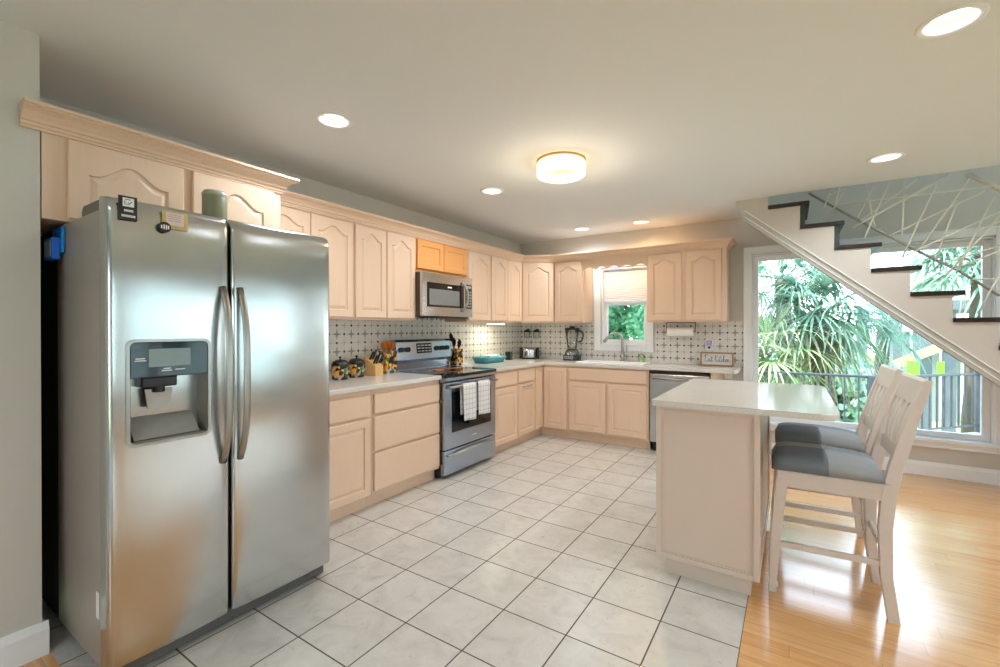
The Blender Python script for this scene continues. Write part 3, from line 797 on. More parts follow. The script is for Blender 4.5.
# dispenser
dp = MB(); x0, x1, z0, z1 = DH; yf = YFD-.012; zc = 1.148
dp.box(x0, x0+.006, yf, -.27, z0, z1); dp.box(x1-.006, x1, yf, -.27, z0, z1); dp.box(x0, x1, yf, -.27, z0, z0+.012); dp.box(x0, x1, -.276, -.27, z0, zc)
dp.box(x0, x1, -.34, -.27, zc-.004, z1)
ds = dp.build('dispenser', plain('dispenser_grey', S(112, 106, 98), .32), fr)
m = MB(); o_ = rrect(x0-.008, x1+.008, z0-.008, z1+.008, .028, 6); i_ = rrect(x0+.003, x1-.003, z0+.003, z1-.003, .020, 6)
t_ = bmesh.new(); rows = [[t_.verts.new((p[0], yy, p[1])) for p in q] for q, yy in ((o_, YFD-.002), (o_, YFD-.016), (i_, YFD-.016), (i_, YFD+.004))]
for a, b in zip(rows, rows[1:]):
    for i in range(len(a)): t_.faces.new([a[i], a[(i+1) % len(a)], b[(i+1) % len(a)], b[i]])
m.merge(t_); m.build('bezel', M['chrome'], ds)
m = MB(); m.box(x0+.004, x1-.004, YFD-.014, YFD+.015, zc, z1-.004, bev=.003); m.build('control_panel', plain('blue_black_panel', S(24, 44, 58), .06, spec=.6), ds)
m = MB(); m.box(x0+.062, x0+.205, YFD-.0155, YFD-.013, 1.188, 1.258); m.build('display', plain('lcd', S(128, 146, 148), .15), ds)
for a, b, c in ((x0+.018, x0+.055, 1.212), (x0+.020, x0+.050, 1.220), (x0+.105, x0+.140, 1.170), (x0+.150, x0+.185, 1.172), (x0+.110, x0+.135, 1.178)):
    m = MB(); m.box(a, b, YFD-.0155, YFD-.0135, c, c+.0035); m.build('legend', M['label'], ds)
m = MB(); m.prism([(YFD+.0, z0+.014), (-.28, z0+.10), (-.28, z0+.014)], 'x', x0+.02, x1-.03); m.build('drip_tray', plain('tray_grey', S(150, 148, 144), .3), ds)
m = MB(); m.box(x0+.05, x0+.17, -.345, -.285, 1.105, 1.148, bev=.006); m.cyl((x0+.11, -.325, 1.085), .022, .03, n=16); m.build('nozzle', M['dark'], ds)
m = MB(); m.prism([(x0+.075, 1.02), (x0+.150, 1.02), (x0+.160, 1.098), (x0+.065, 1.098)], 'y', -.325, -.318, bev=.002); m.build('paddle', plain('clear_paddle', S(190, 190, 188), .1), ds)
for nm, x in (('handle', -.078), ('handle', -.006)):
    m = MB(); pts = []; N = 22
    for k in range(N+1):
        u = k/N; z = .752+.766*u; b = .062*(1-abs(2*u-1)**3.2)
        pts.append((x, YFD-.008-b, z))
    m.tube(pts, .0145, n=12, ry=.010); m.build(nm, M['chrome'], fr)
m = MB(); m.prism(rrect(-.30, -.02, 1.784, 1.832, .03, 5, (0, 0, 1, 1)), 'x', -.455, -.37); m.build('hinge_cover', M['grey'], fr)
m = MB(); m.prism(rrect(-.30, -.02, 1.784, 1.832, .03, 5, (0, 0, 1, 1)), 'x', .37, .455); m.build('hinge_cover', M['grey'], fr)
m = MB(); m.box(-.4692, -.4682, -.255, -.225, .235, .335); m.build('rating_sticker', M['label'], fr)

# things stuck to / standing on the refrigerator; local frame as the refrigerator's
def onfr(x, y, z): return (-2.45 - y, 1.055 + x, z)
t = thing('fridge_card', 'black card with white square stuck on the freezer door top', 'magnet', onfr(-.415, YFD-.004, 1.787), LEFT)
m = MB(); m.box(-.026, .030, -.012, -.006, -.045, .043); m.build('card', M['ink'], t)
m = MB(); m.box(-.014, .020, -.0132, -.012, .004, .036); m.build('square', M['label'], t)
m = MB(); m.tube([(-.008, -.0135, .026), (-.008, -.0135, .012), (.006, -.0135, .012)], .0012, n=4); m.tube([(.002, -.0135, .020), (.006, -.0135, .015), (.014, -.0135, .024)], .0014, n=4); m.tube([(-.008, -.0135, .030), (.010, -.0135, .030)], .0012, n=4)
m.build('tick_mark', M['ink'], t)
m = MB()
for a, b, z in ((-.010, .018, -.010), (-.010, .018, -.0145), (-.018, .024, -.030), (-.018, .024, -.0345)): m.box(a, b, -.0132, -.012, z, z+.003)
m.build('print', M['label'], t)
t = thing('note_magnet', 'gold framed pink note card on the freezer door', 'magnet', onfr(-.262, YFD-.016, 1.770), LEFT)
m = MB(); m.box(-.044, .044, -.004, .002, -.036, .034); m.build('frame', plain('gold_frame', S(200, 178, 116), .5, var=.2, scale=90), t)
m = MB(); m.box(-.032, .030, -.0055, -.004, -.022, .028); m.build('note', plain('pink_note', S(226, 210, 206), .8), t)
m = MB()
for z in (.018, .010, .002, -.006): m.box(-.024, .018, -.0062, -.0055, z, z+.002)
m.build('writing', plain('note_ink', S(190, 150, 150), .8), t)
t = thing('round_magnet', 'small round black and white magnet at the note corner', 'magnet', onfr(-.300, YFD-.018, 1.735), LEFT)
m = MB(); m.cyl((0, -.012, 0), .021, .010, axis='y', n=24, bev=.002); m.build('disc', M['ink'], t)
m = MB()
for x in (-.012, -.004, .004, .011): m.box(x-.0022, x+.0022, -.0132, -.0119, -.010+abs(x)*.3, .010-abs(x)*.3)
m.build('print', M['label'], t)
t = thing('blue_dispenser', 'bright blue plastic clip pack hung on the refrigerator side', 'clip pack', onfr(-.469, .205, 1.630), LEFT)
m = MB(); m.box(-.012, -.001, -.068, .070, .03, .140, bev=.003); m.build('back_plate', plain('blue_back_plate', S(28, 138, 226), .35), t)
m = MB(); m.box(-.040, -.012, -.055, .060, .0, .092, bev=.005); m.build('box', M['blue'], t)
m = MB(); m.box(-.0412, -.0398, -.042, .050, .012, .080); m.build('label_patch', plain('blue_white_label', S(190, 215, 250), .5, var=.4, scale=60), t)
t = thing('green_canister', 'sage green lidded canister standing on top of the refrigerator', 'canister', (-2.33, 1.058, 1.7855), 0)
m = MB(); m.lathe([(0, 0), (.050, 0), (.053, .004), (.053, .186), (.050, .190), (0, .190)], n=36); m.build('body', M['greenjar'], t)
m = MB(); m.lathe([(.0545, .184), (.0545, .194), (.046, .208), (.02, .213), (0, .214)], n=36); m.build('lid', plain('grey_green_lid', S(176, 176, 160), .35), t)
m = MB()
for k in range(5):
    a0, a1 = -.62+.1*k, -.56+.1*k
    m.quad(*[(.0535*cos(a), .0535*sin(a), z) for a, z in ((a0, .02), (a1, .02), (a1, .07-.006*k), (a0, .07-.006*k))])
m.build('label_print', M['ink'], t)

# ================================================================ RANGE
rg = thing('range', 'freestanding stainless electric range with black glass top', 'stove', (-2.90, 3.417, 0), LEFT); rg.scale.x = 1.06
m = MB(); m.box(-.382, .382, -.30, .335, .03, .898, bev=.003)
for x in (-.34, .34):
    for y in (-.25, .28): m.cyl((x, y, 0), .02, .032, n=12)
m.build('body', plain('range_side_black', S(38, 38, 42), .4), rg)
m = MB(); m.prism(rrect(-.384, .384, -.372, .25, .02, 4), 'z', .897, .924, bev=.004); m.build('cooktop', M['blackglass'], rg)
for x, y, r in ((-.19, -.19, .10), (.19, -.19, .085), (-.19, .10, .085), (.19, .10, .10)):
    m = MB(); m.lathe([(r-.003, .0005), (r, .0008), (r+.003, .0005)], (x, y, .924), n=40); m.build('burner_ring', M['grey'], rg)
m = MB(); m.prism([(-.378, .872), (-.350, .858), (-.30, .858), (-.30, .897), (-.378, .897)], 'x', -.384, .384); m.build('front_rim', M['rangesteel'], rg)
bg = MB(); bg.prism([(.24, .924), (.27, .924), (.262, 1.00), (.225, 1.03), (.245, 1.20), (.262, 1.222), (.335, 1.222), (.335, .90), (.24, .90)], 'x', -.384, .384, bev=.004)
bgo = bg.build('backguard', M['rangesteel'], rg)
def bgy(z): return .225 + (z-1.03)*.02/.17
m = MB(); 
m.prism([(bgy(1.10)-.002, 1.085), (bgy(1.19)-.002, 1.185), (bgy(1.19)+.004, 1.185), (bgy(1.1)+.004, 1.085)], 'x', -.125, .085); m.build('display', M['blackglass'], bgo)
m = MB()
for i in range(4):
    for j in range(3): m.box(-.112+.05*i, -.076+.05*i, bgy(1.11+.028*j)-.005, bgy(1.11+.028*j), 1.100+.028*j, 1.112+.028*j)
m.build('display_print', plain('panel_print', S(170, 176, 186), .4), bgo)
for x in (-.325, -.245, .160, .235, .310):
    m = MB(); z = 1.128; y = bgy(z); m.cyl((x, y-.026, z), .024, .027, axis='y', n=24, bev=.004); m.box(x-.004, x+.004, y-.034, y-.024, z-.022, z+.022, bev=.002)
    m.build('knob', plain('knob_dark_steel', S(70, 74, 82), .25, metal=.8), bgo)
od = MB(); dx = .378; wx0, wx1, wz0, wz1 = -.285, .300, .400, .765
yd0, yd1 = -.352, -.302
for a in ((-dx, wx0, .262, .852), (wx1, dx, .262, .852), (wx0, wx1, .262, wz0), (wx0, wx1, wz1, .852)): od.box(a[0], a[1], yd0, yd1, a[2], a[3])
odo = od.build('oven_door', M['rangesteel'], rg)
m = MB(); m.box(wx0, wx1, yd0+.004, yd0+.010, wz0, wz1); m.build('window', M['blackglass'], odo)
m = MB(); m.tube([(-.335, yd0, .812), (-.335, yd0-.05, .816), (.335, yd0-.05, .816), (.335, yd0, .812)], .0125, n=12); m.build('handle', M['chrome'], odo)
m = MB()
for k in range(6): m.tube([(.0+.014*k, yd0-.001, .318), (.004+.014*k, yd0-.001, .330), (.009+.014*k, yd0-.001, .318)], .0013, n=4)
m.build('badge', M['label'], odo)
m = MB(); m.box(-dx, dx, -.352, -.302, .035, .250, bev=.006); dr = m.build('storage_drawer', M['rangesteel'], rg)
m = MB(); pts = [(-.34+.68*k/16, -.352-.034*(1-abs(2*k/16-1)**3), .205-.014*(1-(2*k/16-1)**2)*-1) for k in range(17)]
m.tube(pts, .016, n=10, ry=.010); m.build('handle', M['chrome'], dr)
# towels hung over the oven handle
def towel(label, xc, w, zf, zb, seed):
    rnd = random.Random(seed)
    t = MB(); yb = yd0-.05; zt = .816; r = .0165; prof = []
    for k in range(15): prof.append((yb-r-.002, zf+(zt-zf)*k/14))
    for k in range(1, 8): a = pi*k/8; prof.append((yb-(r)*cos(a), zt+r*sin(a)))
    for k in range(11): prof.append((yb+r, zt-(zt-zb)*k/10))
    NX = 12; b = t.bm; rows = []; ph = rnd.random()*6
    for y, z in prof:
        row = []
        for i in range(NX+1):
            u = i/NX; d = max(0, zt-z)/(zt-zf)
            row.append(b.verts.new((xc-w/2+w*u*(1-.04*d)+.012*d, y-(.006*sin(u*9+ph)*d if y < yb else 0), z - (.012*u*d if y < yb else 0))))
        rows.append(row)
    for p, q in zip(rows, rows[1:]):
        for i in range(NX): f = b.faces.new([p[i], p[i+1], q[i+1], q[i]]); f.smooth = True
    th = thing('dish_towel', label, 'towel', (-2.90, 3.417, 0), LEFT, 'towels on the oven handle'); th.scale.x = 1.06
    o = t.build('cloth', M['towel'], th); s = o.modifiers.new('s', 'SOLIDIFY'); s.thickness = .004; s.offset = 0
towel('white grid-check dish towel on the left of the oven handle', -.118, .190, .500, .55, 3)
towel('white grid-check dish towel on the right of the oven handle', .098, .180, .520, .56, 5)
# orange spoon on the cooktop
t = thing('spoon_rest', 'orange and brown spatula lying on the black cooktop', 'utensil', (-2.90+.03, 3.30, .9265), R(70))
m = MB(); m.prism(rrect(-.05, .06, -.028, .028, .02, 5), 'z', .001, .010, bev=.002); m.build('blade', M['orangewood'], t)
m = MB(); m.tube([(.055, 0, .006), (.12, 0, .012), (.26, .0, .012)], [.009, .007, .009], n=8); m.build('handle', plain('brown_handle', S(150, 86, 52), .4), t)

# ================================================================ MICROWAVE
mw = thing('microwave', 'stainless over-the-range microwave below the honey orange cabinet', 'microwave', (-2.93, 3.418, 1.452), LEFT)
m = MB(); m.box(-.381, .381, -.075, .31, 0, .405, bev=.003); m.build('body', plain('microwave_dark_case', S(70, 56, 48), .4), mw)
m = MB()
y0, y1 = -.103, -.074
for a in ((-.381, -.320, 0, .405), (-.32, .235, 0, .085), (-.32, .235, .315, .405)): m.box(a[0], a[1], y0, y1, a[2], a[3])
mdo = m.build('door', M['steelx'], mw)
m = MB(); m.box(-.320, .235, y0+.002, y0+.01, .085, .315); m.build('window', M['blackglass'], mdo)
m = MB(); m.box(-.285, .165, y0+.0012, y0+.003, .105, .255); m.build('mesh_screen', plain('microwave_screen', S(120, 122, 120), .25), mdo)
m = MB(); m.box(-.02, .04, y0-.001, y0+.003, .278, .290); m.build('badge', M['label'], mdo)
m = MB(); m.box(.237, .381, y0, y1, 0, .405, bev=.002); cp = m.build('control_panel', M['steelx'], mw)
m = MB(); m.box(.262, .366, y0-.002, y0+.003, .085, .335); m.build('keypad', M['blackglass'], cp)
m = MB()
for i in range(3):
    for j in range(6): m.box(.274+.030*i, .294+.030*i, y0-.0035, y0-.0015, .100+.030*j, .116+.030*j)
m.box(.274, .354, y0-.0035, y0-.0015, .295, .322); m.build('button', plain('key_print', S(150, 150, 146), .5), cp)
m = MB(); pts = [(.205+.035*(1-(2*k/18-1)**2), y0-.005-.045*(1-abs(2*k/18-1)**2.5), .055+.295*k/18) for k in range(19)]
m.tube(pts, .012, n=10); m.build('handle', M['chrome'], mdo)
m = MB(); m.box(-.10, .36, -.06, .22, -.012, .001); m.build('vent_grille', M['dark'], mw)

# ================================================================ ISLAND
t = thing('kitchen_island', 'pale kitchen island with white quartz top and rounded overhang', 'island', (-.38, 3.1, 0))
ox, oy = -.38, 3.1
def ib(m, x0, x1, y0, y1, z0, z1, bev=0): m.box(x0-ox, x1-ox, y0-oy, y1-oy, z0, z1, bev=bev)
m = MB(); ib(m, -.614, -.141, 2.540, 3.680, .092, .921); m.build('body', M['cream'], t)
m = MB(); ib(m, -.624, -.596, 2.522, 2.545, .090, .921, .003); ib(m, -.158, -.131, 2.522, 2.545, .090, .921, .003); ib(m, -.596, -.158, 2.522, 2.545, .090, .118, .003); ib(m, -.596, -.158, 2.522, 2.545, .895, .921, .003)
for a in ((-.596, -.590, .118, .895), (-.164, -.158, .118, .895), (-.59, -.164, .118, .124), (-.59, -.164, .889, .895)): ib(m, a[0], a[1], 2.530, 2.545, a[2], a[3], .002)
m.build('end_frame', M['cream'], t)
m = MB(); ib(m, -.143, -.131, 2.545, 2.60, .090, .921, .003); ib(m, -.143, -.131, 3.62, 3.685, .090, .921, .003); ib(m, -.143, -.131, 2.60, 3.62, .09, .15, .003); ib(m, -.143, -.131, 2.60, 3.62, .87, .921, .003); m.build('side_frame', M['cream'], t)
m = MB(); ib(m, -.580, -.172, 2.555, 3.66, 0, .092); m.build('toe_kick', M['cream'], t)
for y in (2.56, 3.125):
    m = MB(); door_mesh(m, .545, .80, rise=0); m.build('door', M['cream'], t, (-.614-ox, y+.545-oy, .105), -LEFT)
m = MB(); m.prism([(x-ox, y-oy) for x, y in rrect(-.637, .182, 2.475, 3.705, .075, 8, (.012, 1, 1, .012))], 'z', .921, .951, bev=.004); m.build('countertop', M['quartz'], t)

# ================================================================ STOOLS
def make_stool(label, loc):
    t = thing('counter_stool', label, 'counter stool', loc, 0, 'counter stools at the island')
    hy = .205
    for s in (-1, 1):
        y = s*(hy-.022)
        m = MB(); m.sweep([(-.240, y, 0), (-.240, y, .028), (-.236, y, .032), (-.236, y, .042), (-.240, y, .046), (-.225, y, .30), (-.200, y, .595)],
            [(.017, .017), (.017, .017), (.020, .020), (.020, .020), (.017, .018), (.022, .021), (.026, .023)]); m.build('front_leg', M['stoolpaint'], t)
        P = [(.232, 0), (.205, .20), (.200, .42), (.212, .58), (.235, .70), (.270, .84), (.300, .955), (.335, 1.068), (.345, 1.100)]
        m = MB(); m.sweep([(a, y, z) for a, z in P], [(.022, .021), (.023, .021), (.026, .022), (.028, .022), (.027, .022), (.024, .021), (.021, .02), (.017, .02), (.014, .019)]); m.build('rear_leg', M['stoolpaint'], t)
        m = MB(); m.prism([(-.232, .235), (.205, .240), (.205, .266), (-.231, .261)], 'y', y-.010, y+.010); m.build('stretcher', M['stoolpaint'], t)
    m = MB(); m.box(-.213, -.191, -hy+.04, hy-.04, .33, .358, bev=.003); m.build('foot_rail', M['stoolpaint'], t)
    m = MB(); m.box(.190, .210, -hy+.04, hy-.04, .30, .325, bev=.003); m.build('stretcher', M['stoolpaint'], t)
    m = MB()
    for a in ((-.222, .205, -hy+.002, -hy+.022), (-.222, .205, hy-.022, hy-.002), (-.222, -.202, -hy+.02, hy-.02), (.185, .205, -hy+.02, hy-.02)): m.box(*a, .545, .625, bev=.003)
    m.build('seat_frame', M['stoolpaint'], t)
    # cushion, domed and rounded
    b = MB(); NX, NY = 18, 16; V = {}
    for i in range(NX+1):
        for j in range(NY+1):
            u, v = 2*i/NX-1, 2*j/NY-1
            x = -.014+u*.236; y = v*(hy+.006)
            h = .705 - .030*max(0, u)*.6
            k = (1-abs(u)**5)*(1-abs(v)**5)
            z = .628 + (h-.628)*(max(0, k)**.35) if k > 0 else .628
            V[i, j] = b.bm.verts.new((x*(1-.02*(abs(u) == 1)), y, z))
    for i in range(NX):
        for j in range(NY):
            f = b.bm.faces.new([V[i, j], V[i+1, j], V[i+1, j+1], V[i, j+1]]); f.smooth = True
    ring = [V[i, 0] for i in range(NX+1)]+[V[NX, j] for j in range(1, NY+1)]+[V[i, NY] for i in range(NX-1, -1, -1)]+[V[0, j] for j in range(NY-1, 0, -1)]
    b.bm.faces.new(ring[::-1]); b.build('seat_cushion', M['fabric'], t, recalc=True)
    # back: curved crest rail, lower rail, splayed slats
    def lean(z): return .235+(z-.70)*.265
    m = MB(); m.prism([(lean(.99)-.012, .993), (lean(.99)+.010, .988), (lean(1.105)+.012, 1.103), (lean(1.105)-.004, 1.113), (lean(1.095)-.014, 1.100)], 'y', -hy+.003, hy-.003, bev=.002); m.build('crest_rail', M['stoolpaint'], t)
    m = MB(); m.prism([(lean(.755)-.012, .735), (lean(.755)+.012, .730), (lean(.80)+.010, .790), (lean(.80)-.012, .795)], 'y', -hy+.042, hy-.042, bev=.002); m.build('lower_rail', M['stoolpaint'], t)
    for yb_, yt_, wb, wt in ((-.105, -.135, .050, .050), (-.038, -.050, .062, .050), (.038, .050, .062, .050), (.105, .135, .050, .050)):
        m = MB(); tb = bmesh.new(); rows = []
        for k in range(7):
            u = k/6; z = .785+(1.01-.785)*u; yc = yb_+(yt_-yb_)*u; w = (wb+(wt-wb)*u)/2
            xx = lean(z)-.010*sin(pi*u)
            rows.append([tb.verts.new((xx+a, yc+c, z)) for a, c in ((-.007, -w), (.007, -w), (.007, w), (-.007, w))])
        for p, q in zip(rows, rows[1:]):
            for k in range(4): tb.faces.new([p[k], p[(k+1) % 4], q[(k+1) % 4], q[k]])
        tb.faces.new(rows[0]); tb.faces.new(rows[-1][::-1]); m.merge(tb); m.build('back_slat', M['stoolpaint'], t)
    return t
st = make_stool('white counter stool with grey patchwork seat, nearest the camera', (.152, 2.865, 0))
st.rotation_euler.z = R(2); s2 = copy_tree(st); s2.location = (.150, 3.485, 0); s2['label'] = 'white counter stool partly hidden behind the nearer one, by the window'

# ================================================================ STAIR
sy0, sy1 = 4.77, 4.815
t = thing('staircase', 'open staircase with stepped plaster stringer and dark treads', 'staircase', (1.2, 4.79, 0))
def TX(k): return -.189+.2435*k
def TZ(k): return 2.455-.2075*k
def low(x): return 1.662-.862*(x-.405)
NK = 12
pts = [(-.373, low(-.373)), (-.455, ZC), (-.455, 2.64), (TX(0), 2.64), (TX(0), TZ(0)-.036)]
for k in range(NK):
    pts += [(TX(k+1), TZ(k)-.036), (TX(k+1), TZ(k+1)-.036)] if k < NK-1 else [(TX(k+1), TZ(k)-.036)]
pts += [(TX(NK), 0), (.405+1.662/.862, 0)]
m = MB(); m.prism([(x-1.2, z) for x, z in pts], 'y', sy0-4.79, sy1-4.79); m.build('stringer', plain('stringer_paint', S(200, 192, 184), .6, var=.02), t)
m = MB(); xa, xb = -.373, 2.30
def band(o0, o1, p, mi=0):
    m.prism([(xa-1.2, low(xa)+o0), (xb-1.2, low(xb)+o0), (xb-1.2, low(xb)+o1), (xa-1.2, low(xa)+o1)], 'y', sy0-p-4.79, sy1-4.79)
band(.036, .046, .020); band(.092, .102, .018); m.build('stringer_bead', plain('white_bead_paint', S(246, 246, 244), .4, var=.01), t)
m = MB(); band(0, .038, .012); band(.046, .092, .004); m.build('stringer_trim', plain('stringer_trim_paint', S(184, 182, 178), .5, var=.02), t)
for k in range(NK):
    m = MB(); m.box(TX(k)-1.2, TX(k)+.312-1.2, sy0-.018-4.79, YB-.07-4.79, TZ(k)-.036, TZ(k), bev=.006); m.build('tread', M['darktread'], t)
for k in (0, 1):
    m = MB(); m.box(TX(k+1)-1.2, TX(k+1)+.035-1.2, sy0+.002-4.79, YB-.08-4.79, TZ(k+1), TZ(k)-.036); m.build('riser', plain('dark_riser', S(52, 66, 64), .15), t)
RODS = [ (0.329,2.405,1.263,2.406),(0.518,2.548,0.575,2.192),(0.570,2.539,0.465,2.277),(0.670,2.546,0.506,2.094),(0.763,2.543,0.746,2.043),(0.843,2.539,0.485,2.249),(1.018,2.537,0.432,2.193),(0.972,2.533,0.751,1.914),(1.225,2.379,0.671,2.101),(0.961,2.492,0.502,2.240),(1.140,2.491,0.851,1.965),(1.075,2.332,0.951,1.877),(1.351,2.237,0.767,1.925),(1.269,2.332,1.068,1.778),(1.321,2.204,0.996,1.732),(1.362,2.176,1.174,2.065),(1.352,1.977,1.042,1.862),(1.352,1.944,1.059,1.798),(1.343,1.859,1.184,1.449),(1.159,1.714,1.353,1.705),(0.384,2.552,0.271,2.322),(0.342,2.567,0.308,2.408),(0.280,2.556,0.228,2.388),(0.370,2.541,0.212,2.484) ]
rl = thing('rod_balustrade', 'artistic balustrade of crossing pale rods above the stair treads', 'railing', (1.0, 4.86, 1.4))
for i, (a, b, c, d) in enumerate(RODS):
    m = MB(); oy = .012*((i % 3)-1); m.tube([(a-1.0, oy, b-1.4), (c-1.0, oy, d-1.4)], .0062, n=8); m.build('rod', M['rodwood'], rl)
m = MB(); P = [(0.122, 2.548), (0.481, 2.251), (0.837, 1.97), (1.081, 1.791), (1.308, 1.583)]
m.tube([(x-1.0, .03, z-1.4) for x, z in P], .010, n=8); m.build('lower_rail', plain('grey_rail', S(150, 148, 142), .5), rl)
m = MB(); P = [(1.134, 2.532), (1.295, 2.397), (1.357, 2.345)]
m.tube([(x-1.0, .03, z-1.4) for x, z in P], .018, n=10); m.build('upper_rail', M['rodwood'], rl)

# ================================================================ THINGS ON THE WORKTOPS
CZ = CT1 + .0005
def canister(label, x, y, r=.072, h=.115):
    t = thing('canister', label, 'canister', (x, y, CZ), 0, 'fruit painted canisters')
    m = MB(); m.lathe([(0, 0), (r*.80, 0), (r*.86, .004), (r*.98, h*.35), (r, h*.6), (r*.95, h*.9), (r*.90, h), (0, h)], n=32); m.build('body', M['painted'], t)
    m = MB(); m.lathe([(r*.96, h), (r*.97, h+.006), (r*.80, h+.030), (r*.45, h+.045), (0, h+.049)], n=32); m.lathe([(.006, h+.045), (.006, h+.056), (.013, h+.062), (.010, h+.070), (0, h+.072)], n=16); m.build('lid', M['blackglass'], t)
canister('round fruit painted canister next to the refrigerator', -3.06, 2.325)
canister('round fruit painted canister next to the knife block', -3.10, 2.52, .074, .112)
t = thing('knife_block', 'pale wooden knife block holding grey handled knives', 'knife block', (-3.10, 2.705, CZ), R(8))
m = MB(); m.prism([(-.07, 0), (.065, 0), (.065, .085), (-.055, .155), (-.07, .14)], 'y', -.052, .052, bev=.003); m.build('block', M['blockwood'], t)
for i in range(5):
    y = -.036+.018*i
    for j in range(2 if i % 2 else 1):
        m = MB(); bx, bz = .03-.05*j-.01*(i % 2), .105+.028*j; m.tube([(bx, y, bz), (bx+.045, y, bz+.075+.012*((i*2+j) % 3))], [.006, .0075], n=8, ry=.010); m.build('knife', M['steeldull'] if (i+j) % 2 else M['dark'], t)
t = thing('utensil_tin', 'tall square fruit painted tin holding orange wooden utensils', 'utensil holder', (-3.13, 2.90, CZ), 0)
m = MB(); m.prism(rrect(-.055, .055, -.07, .07, .012, 4), 'z', 0, .205, bev=.003); m.build('tin', M['painted'], t)
for k, (y, h, tilt) in enumerate(((-.04, .285, -.02), (.0, .300, .0), (.035, .290, .02))):
    m = MB(); m.tube([(0, y*.6, .15), (0, y, h-.06)], .006, n=8)
    m.tube([(0, y, h-.075), (0, y+tilt*.3, h-.06), (0, y+tilt*.6, h-.03), (0, y+tilt, h-.005), (0, y+tilt, h)], [.012, .030, .036, .030, .010], n=14, ry=[.006, .010, .011, .010, .006]); m.build('wooden_spoon', M['orangewood'], t)
t = thing('utensil_crock', 'square fruit painted crock with black utensils right of the range', 'utensil holder', (-3.14, 3.925, CZ), 0)
m = MB(); m.prism(rrect(-.05, .05, -.055, .055, .010, 4), 'z', 0, .185, bev=.003); m.build('crock', M['painted'], t)
for k, (y, ty, h) in enumerate(((-.03, -.10, .36), (-.01, -.05, .31), (.03, .05, .29))):
    m = MB(); m.tube([(0, y, .12), (0, ty*.8, h-.09)], .005, n=8); m.build('utensil', M['dark'], t)
    bmx = MB(); bmx.tube([(0, ty*.8, h-.10), (0, ty*.9, h-.07), (0, ty, h-.03), (0, ty*1.05, h)], [.008, .026, .030, .008], n=12, ry=[.004, .006, .007, .004]); bmx.build('utensil_head', M['dark'], t)
# teal dish with folded cloth
t = thing('teal_dish', 'teal rectangular dish on the worktop below the bright under-cabinet lamp', 'dish', (-3.07, 4.47, CZ), 0)
m = MB(); N = 6
t_ = bmesh.new(); rows = []
for a, b, r, z in ((.095, .19, .03, 0), (.120, .215, .04, .06), (.128, .224, .045, .064), (.128, .224, .045, .070), (.116, .210, .04, .069), (.092, .186, .03, .010)):
    rows.append([t_.verts.new((x, y, z)) for x, y in rrect(-a, a, -b, b, r, 6)])
for p, q in zip(rows, rows[1:]):
    for i in range(len(p)): f = t_.faces.new([p[i], p[(i+1) % len(p)], q[(i+1) % len(p)], q[i]]); f.smooth = True
t_.faces.new(rows[0][::-1]); t_.faces.new(rows[-1]); m.merge(t_); m.build('tray', M['teal'], t)
tl = thing('folded_cloth', 'pale blue folded cloth lying in the teal dish', 'cloth', (-3.06, 4.49, CZ+.0115), R(4))
for k in range(4):
    m = MB(); m.prism(rrect(-.08+.004*k, .08-.004*k, -.15+.006*k, .15-.008*k, .02, 4), 'z', .001+.019*k, .0185+.019*k, bev=.006, seg=3); m.build('fold', M['paleblue'] if k > 1 else plain('teal_cloth', S(96, 170, 176), .85), tl)
t = thing('black_speaker', 'small black box standing right of the teal dish', 'speaker', (-3.10, 4.96, CZ), R(10))
m = MB(); m.prism(rrect(-.035, .035, -.045, .045, .008, 4), 'z', 0, .105, bev=.003); m.build('case', M['dark'], t)
m = MB(); m.box(.0352, .0365, -.022, .022, .02, .085, bev=.001); m.build('grille', M['grey'], t)
t = thing('toaster', 'brushed steel toaster with black ends in the corner', 'toaster', (-2.99, 5.31, CZ), R(30))
m = MB(); m.prism(rrect(-.080, .080, .014, .150, .035, 6, (.01, .01, 1, 1)), 'x', -.105, .105, smooth=True); m.build('shell', M['steelx'], t)
for sx in (-1, 1):
    m = MB(); m.prism(rrect(-.086, .086, .006, .156, .038, 6, (.01, .01, 1, 1)), 'x', *sorted((sx*.104, sx*.132)), bev=.004); m.build('end_cap', M['dark'], t)
m = MB()
for y in (-.03, .03): m.box(-.085, .085, y-.012, y+.012, .149, .1515)
m.box(-.10, .10, -.075, .075, 0, .015); m.build('slot_and_base', M['dark'], t)
m = MB(); m.box(.132, .150, -.012, .012, .09, .10, bev=.002); m.build('lever', M['dark'], t)
for i, (x, lb) in enumerate(((-3.115, 'small clear glass jar with arched black lid, left of two'), (-2.965, 'small clear glass jar with arched black lid, right of two'))):
    t = thing('hanging_jar', lb+' hanging above the toaster', 'jar', (x, YB-.055, 1.20), 0, 'glass jars hanging under the corner cabinet')
    m = MB(); m.lathe([(0, 0), (.038, 0), (.042, .006), (.042, .075), (.036, .085)], n=24); m.build('jar_body', M['jarglass'], t)
    m = MB(); m.lathe([(.044, .080), (.046, .092), (.036, .108), (.015, .116), (0, .117)], n=24); m.build('jar_lid', M['dark'], t)
    m = MB(); m.box(-.012, .012, .02, .046, .095, .125); m.box(-.006, .006, -.006, .03, .112, .122); m.build('bracket', M['dark'], t)
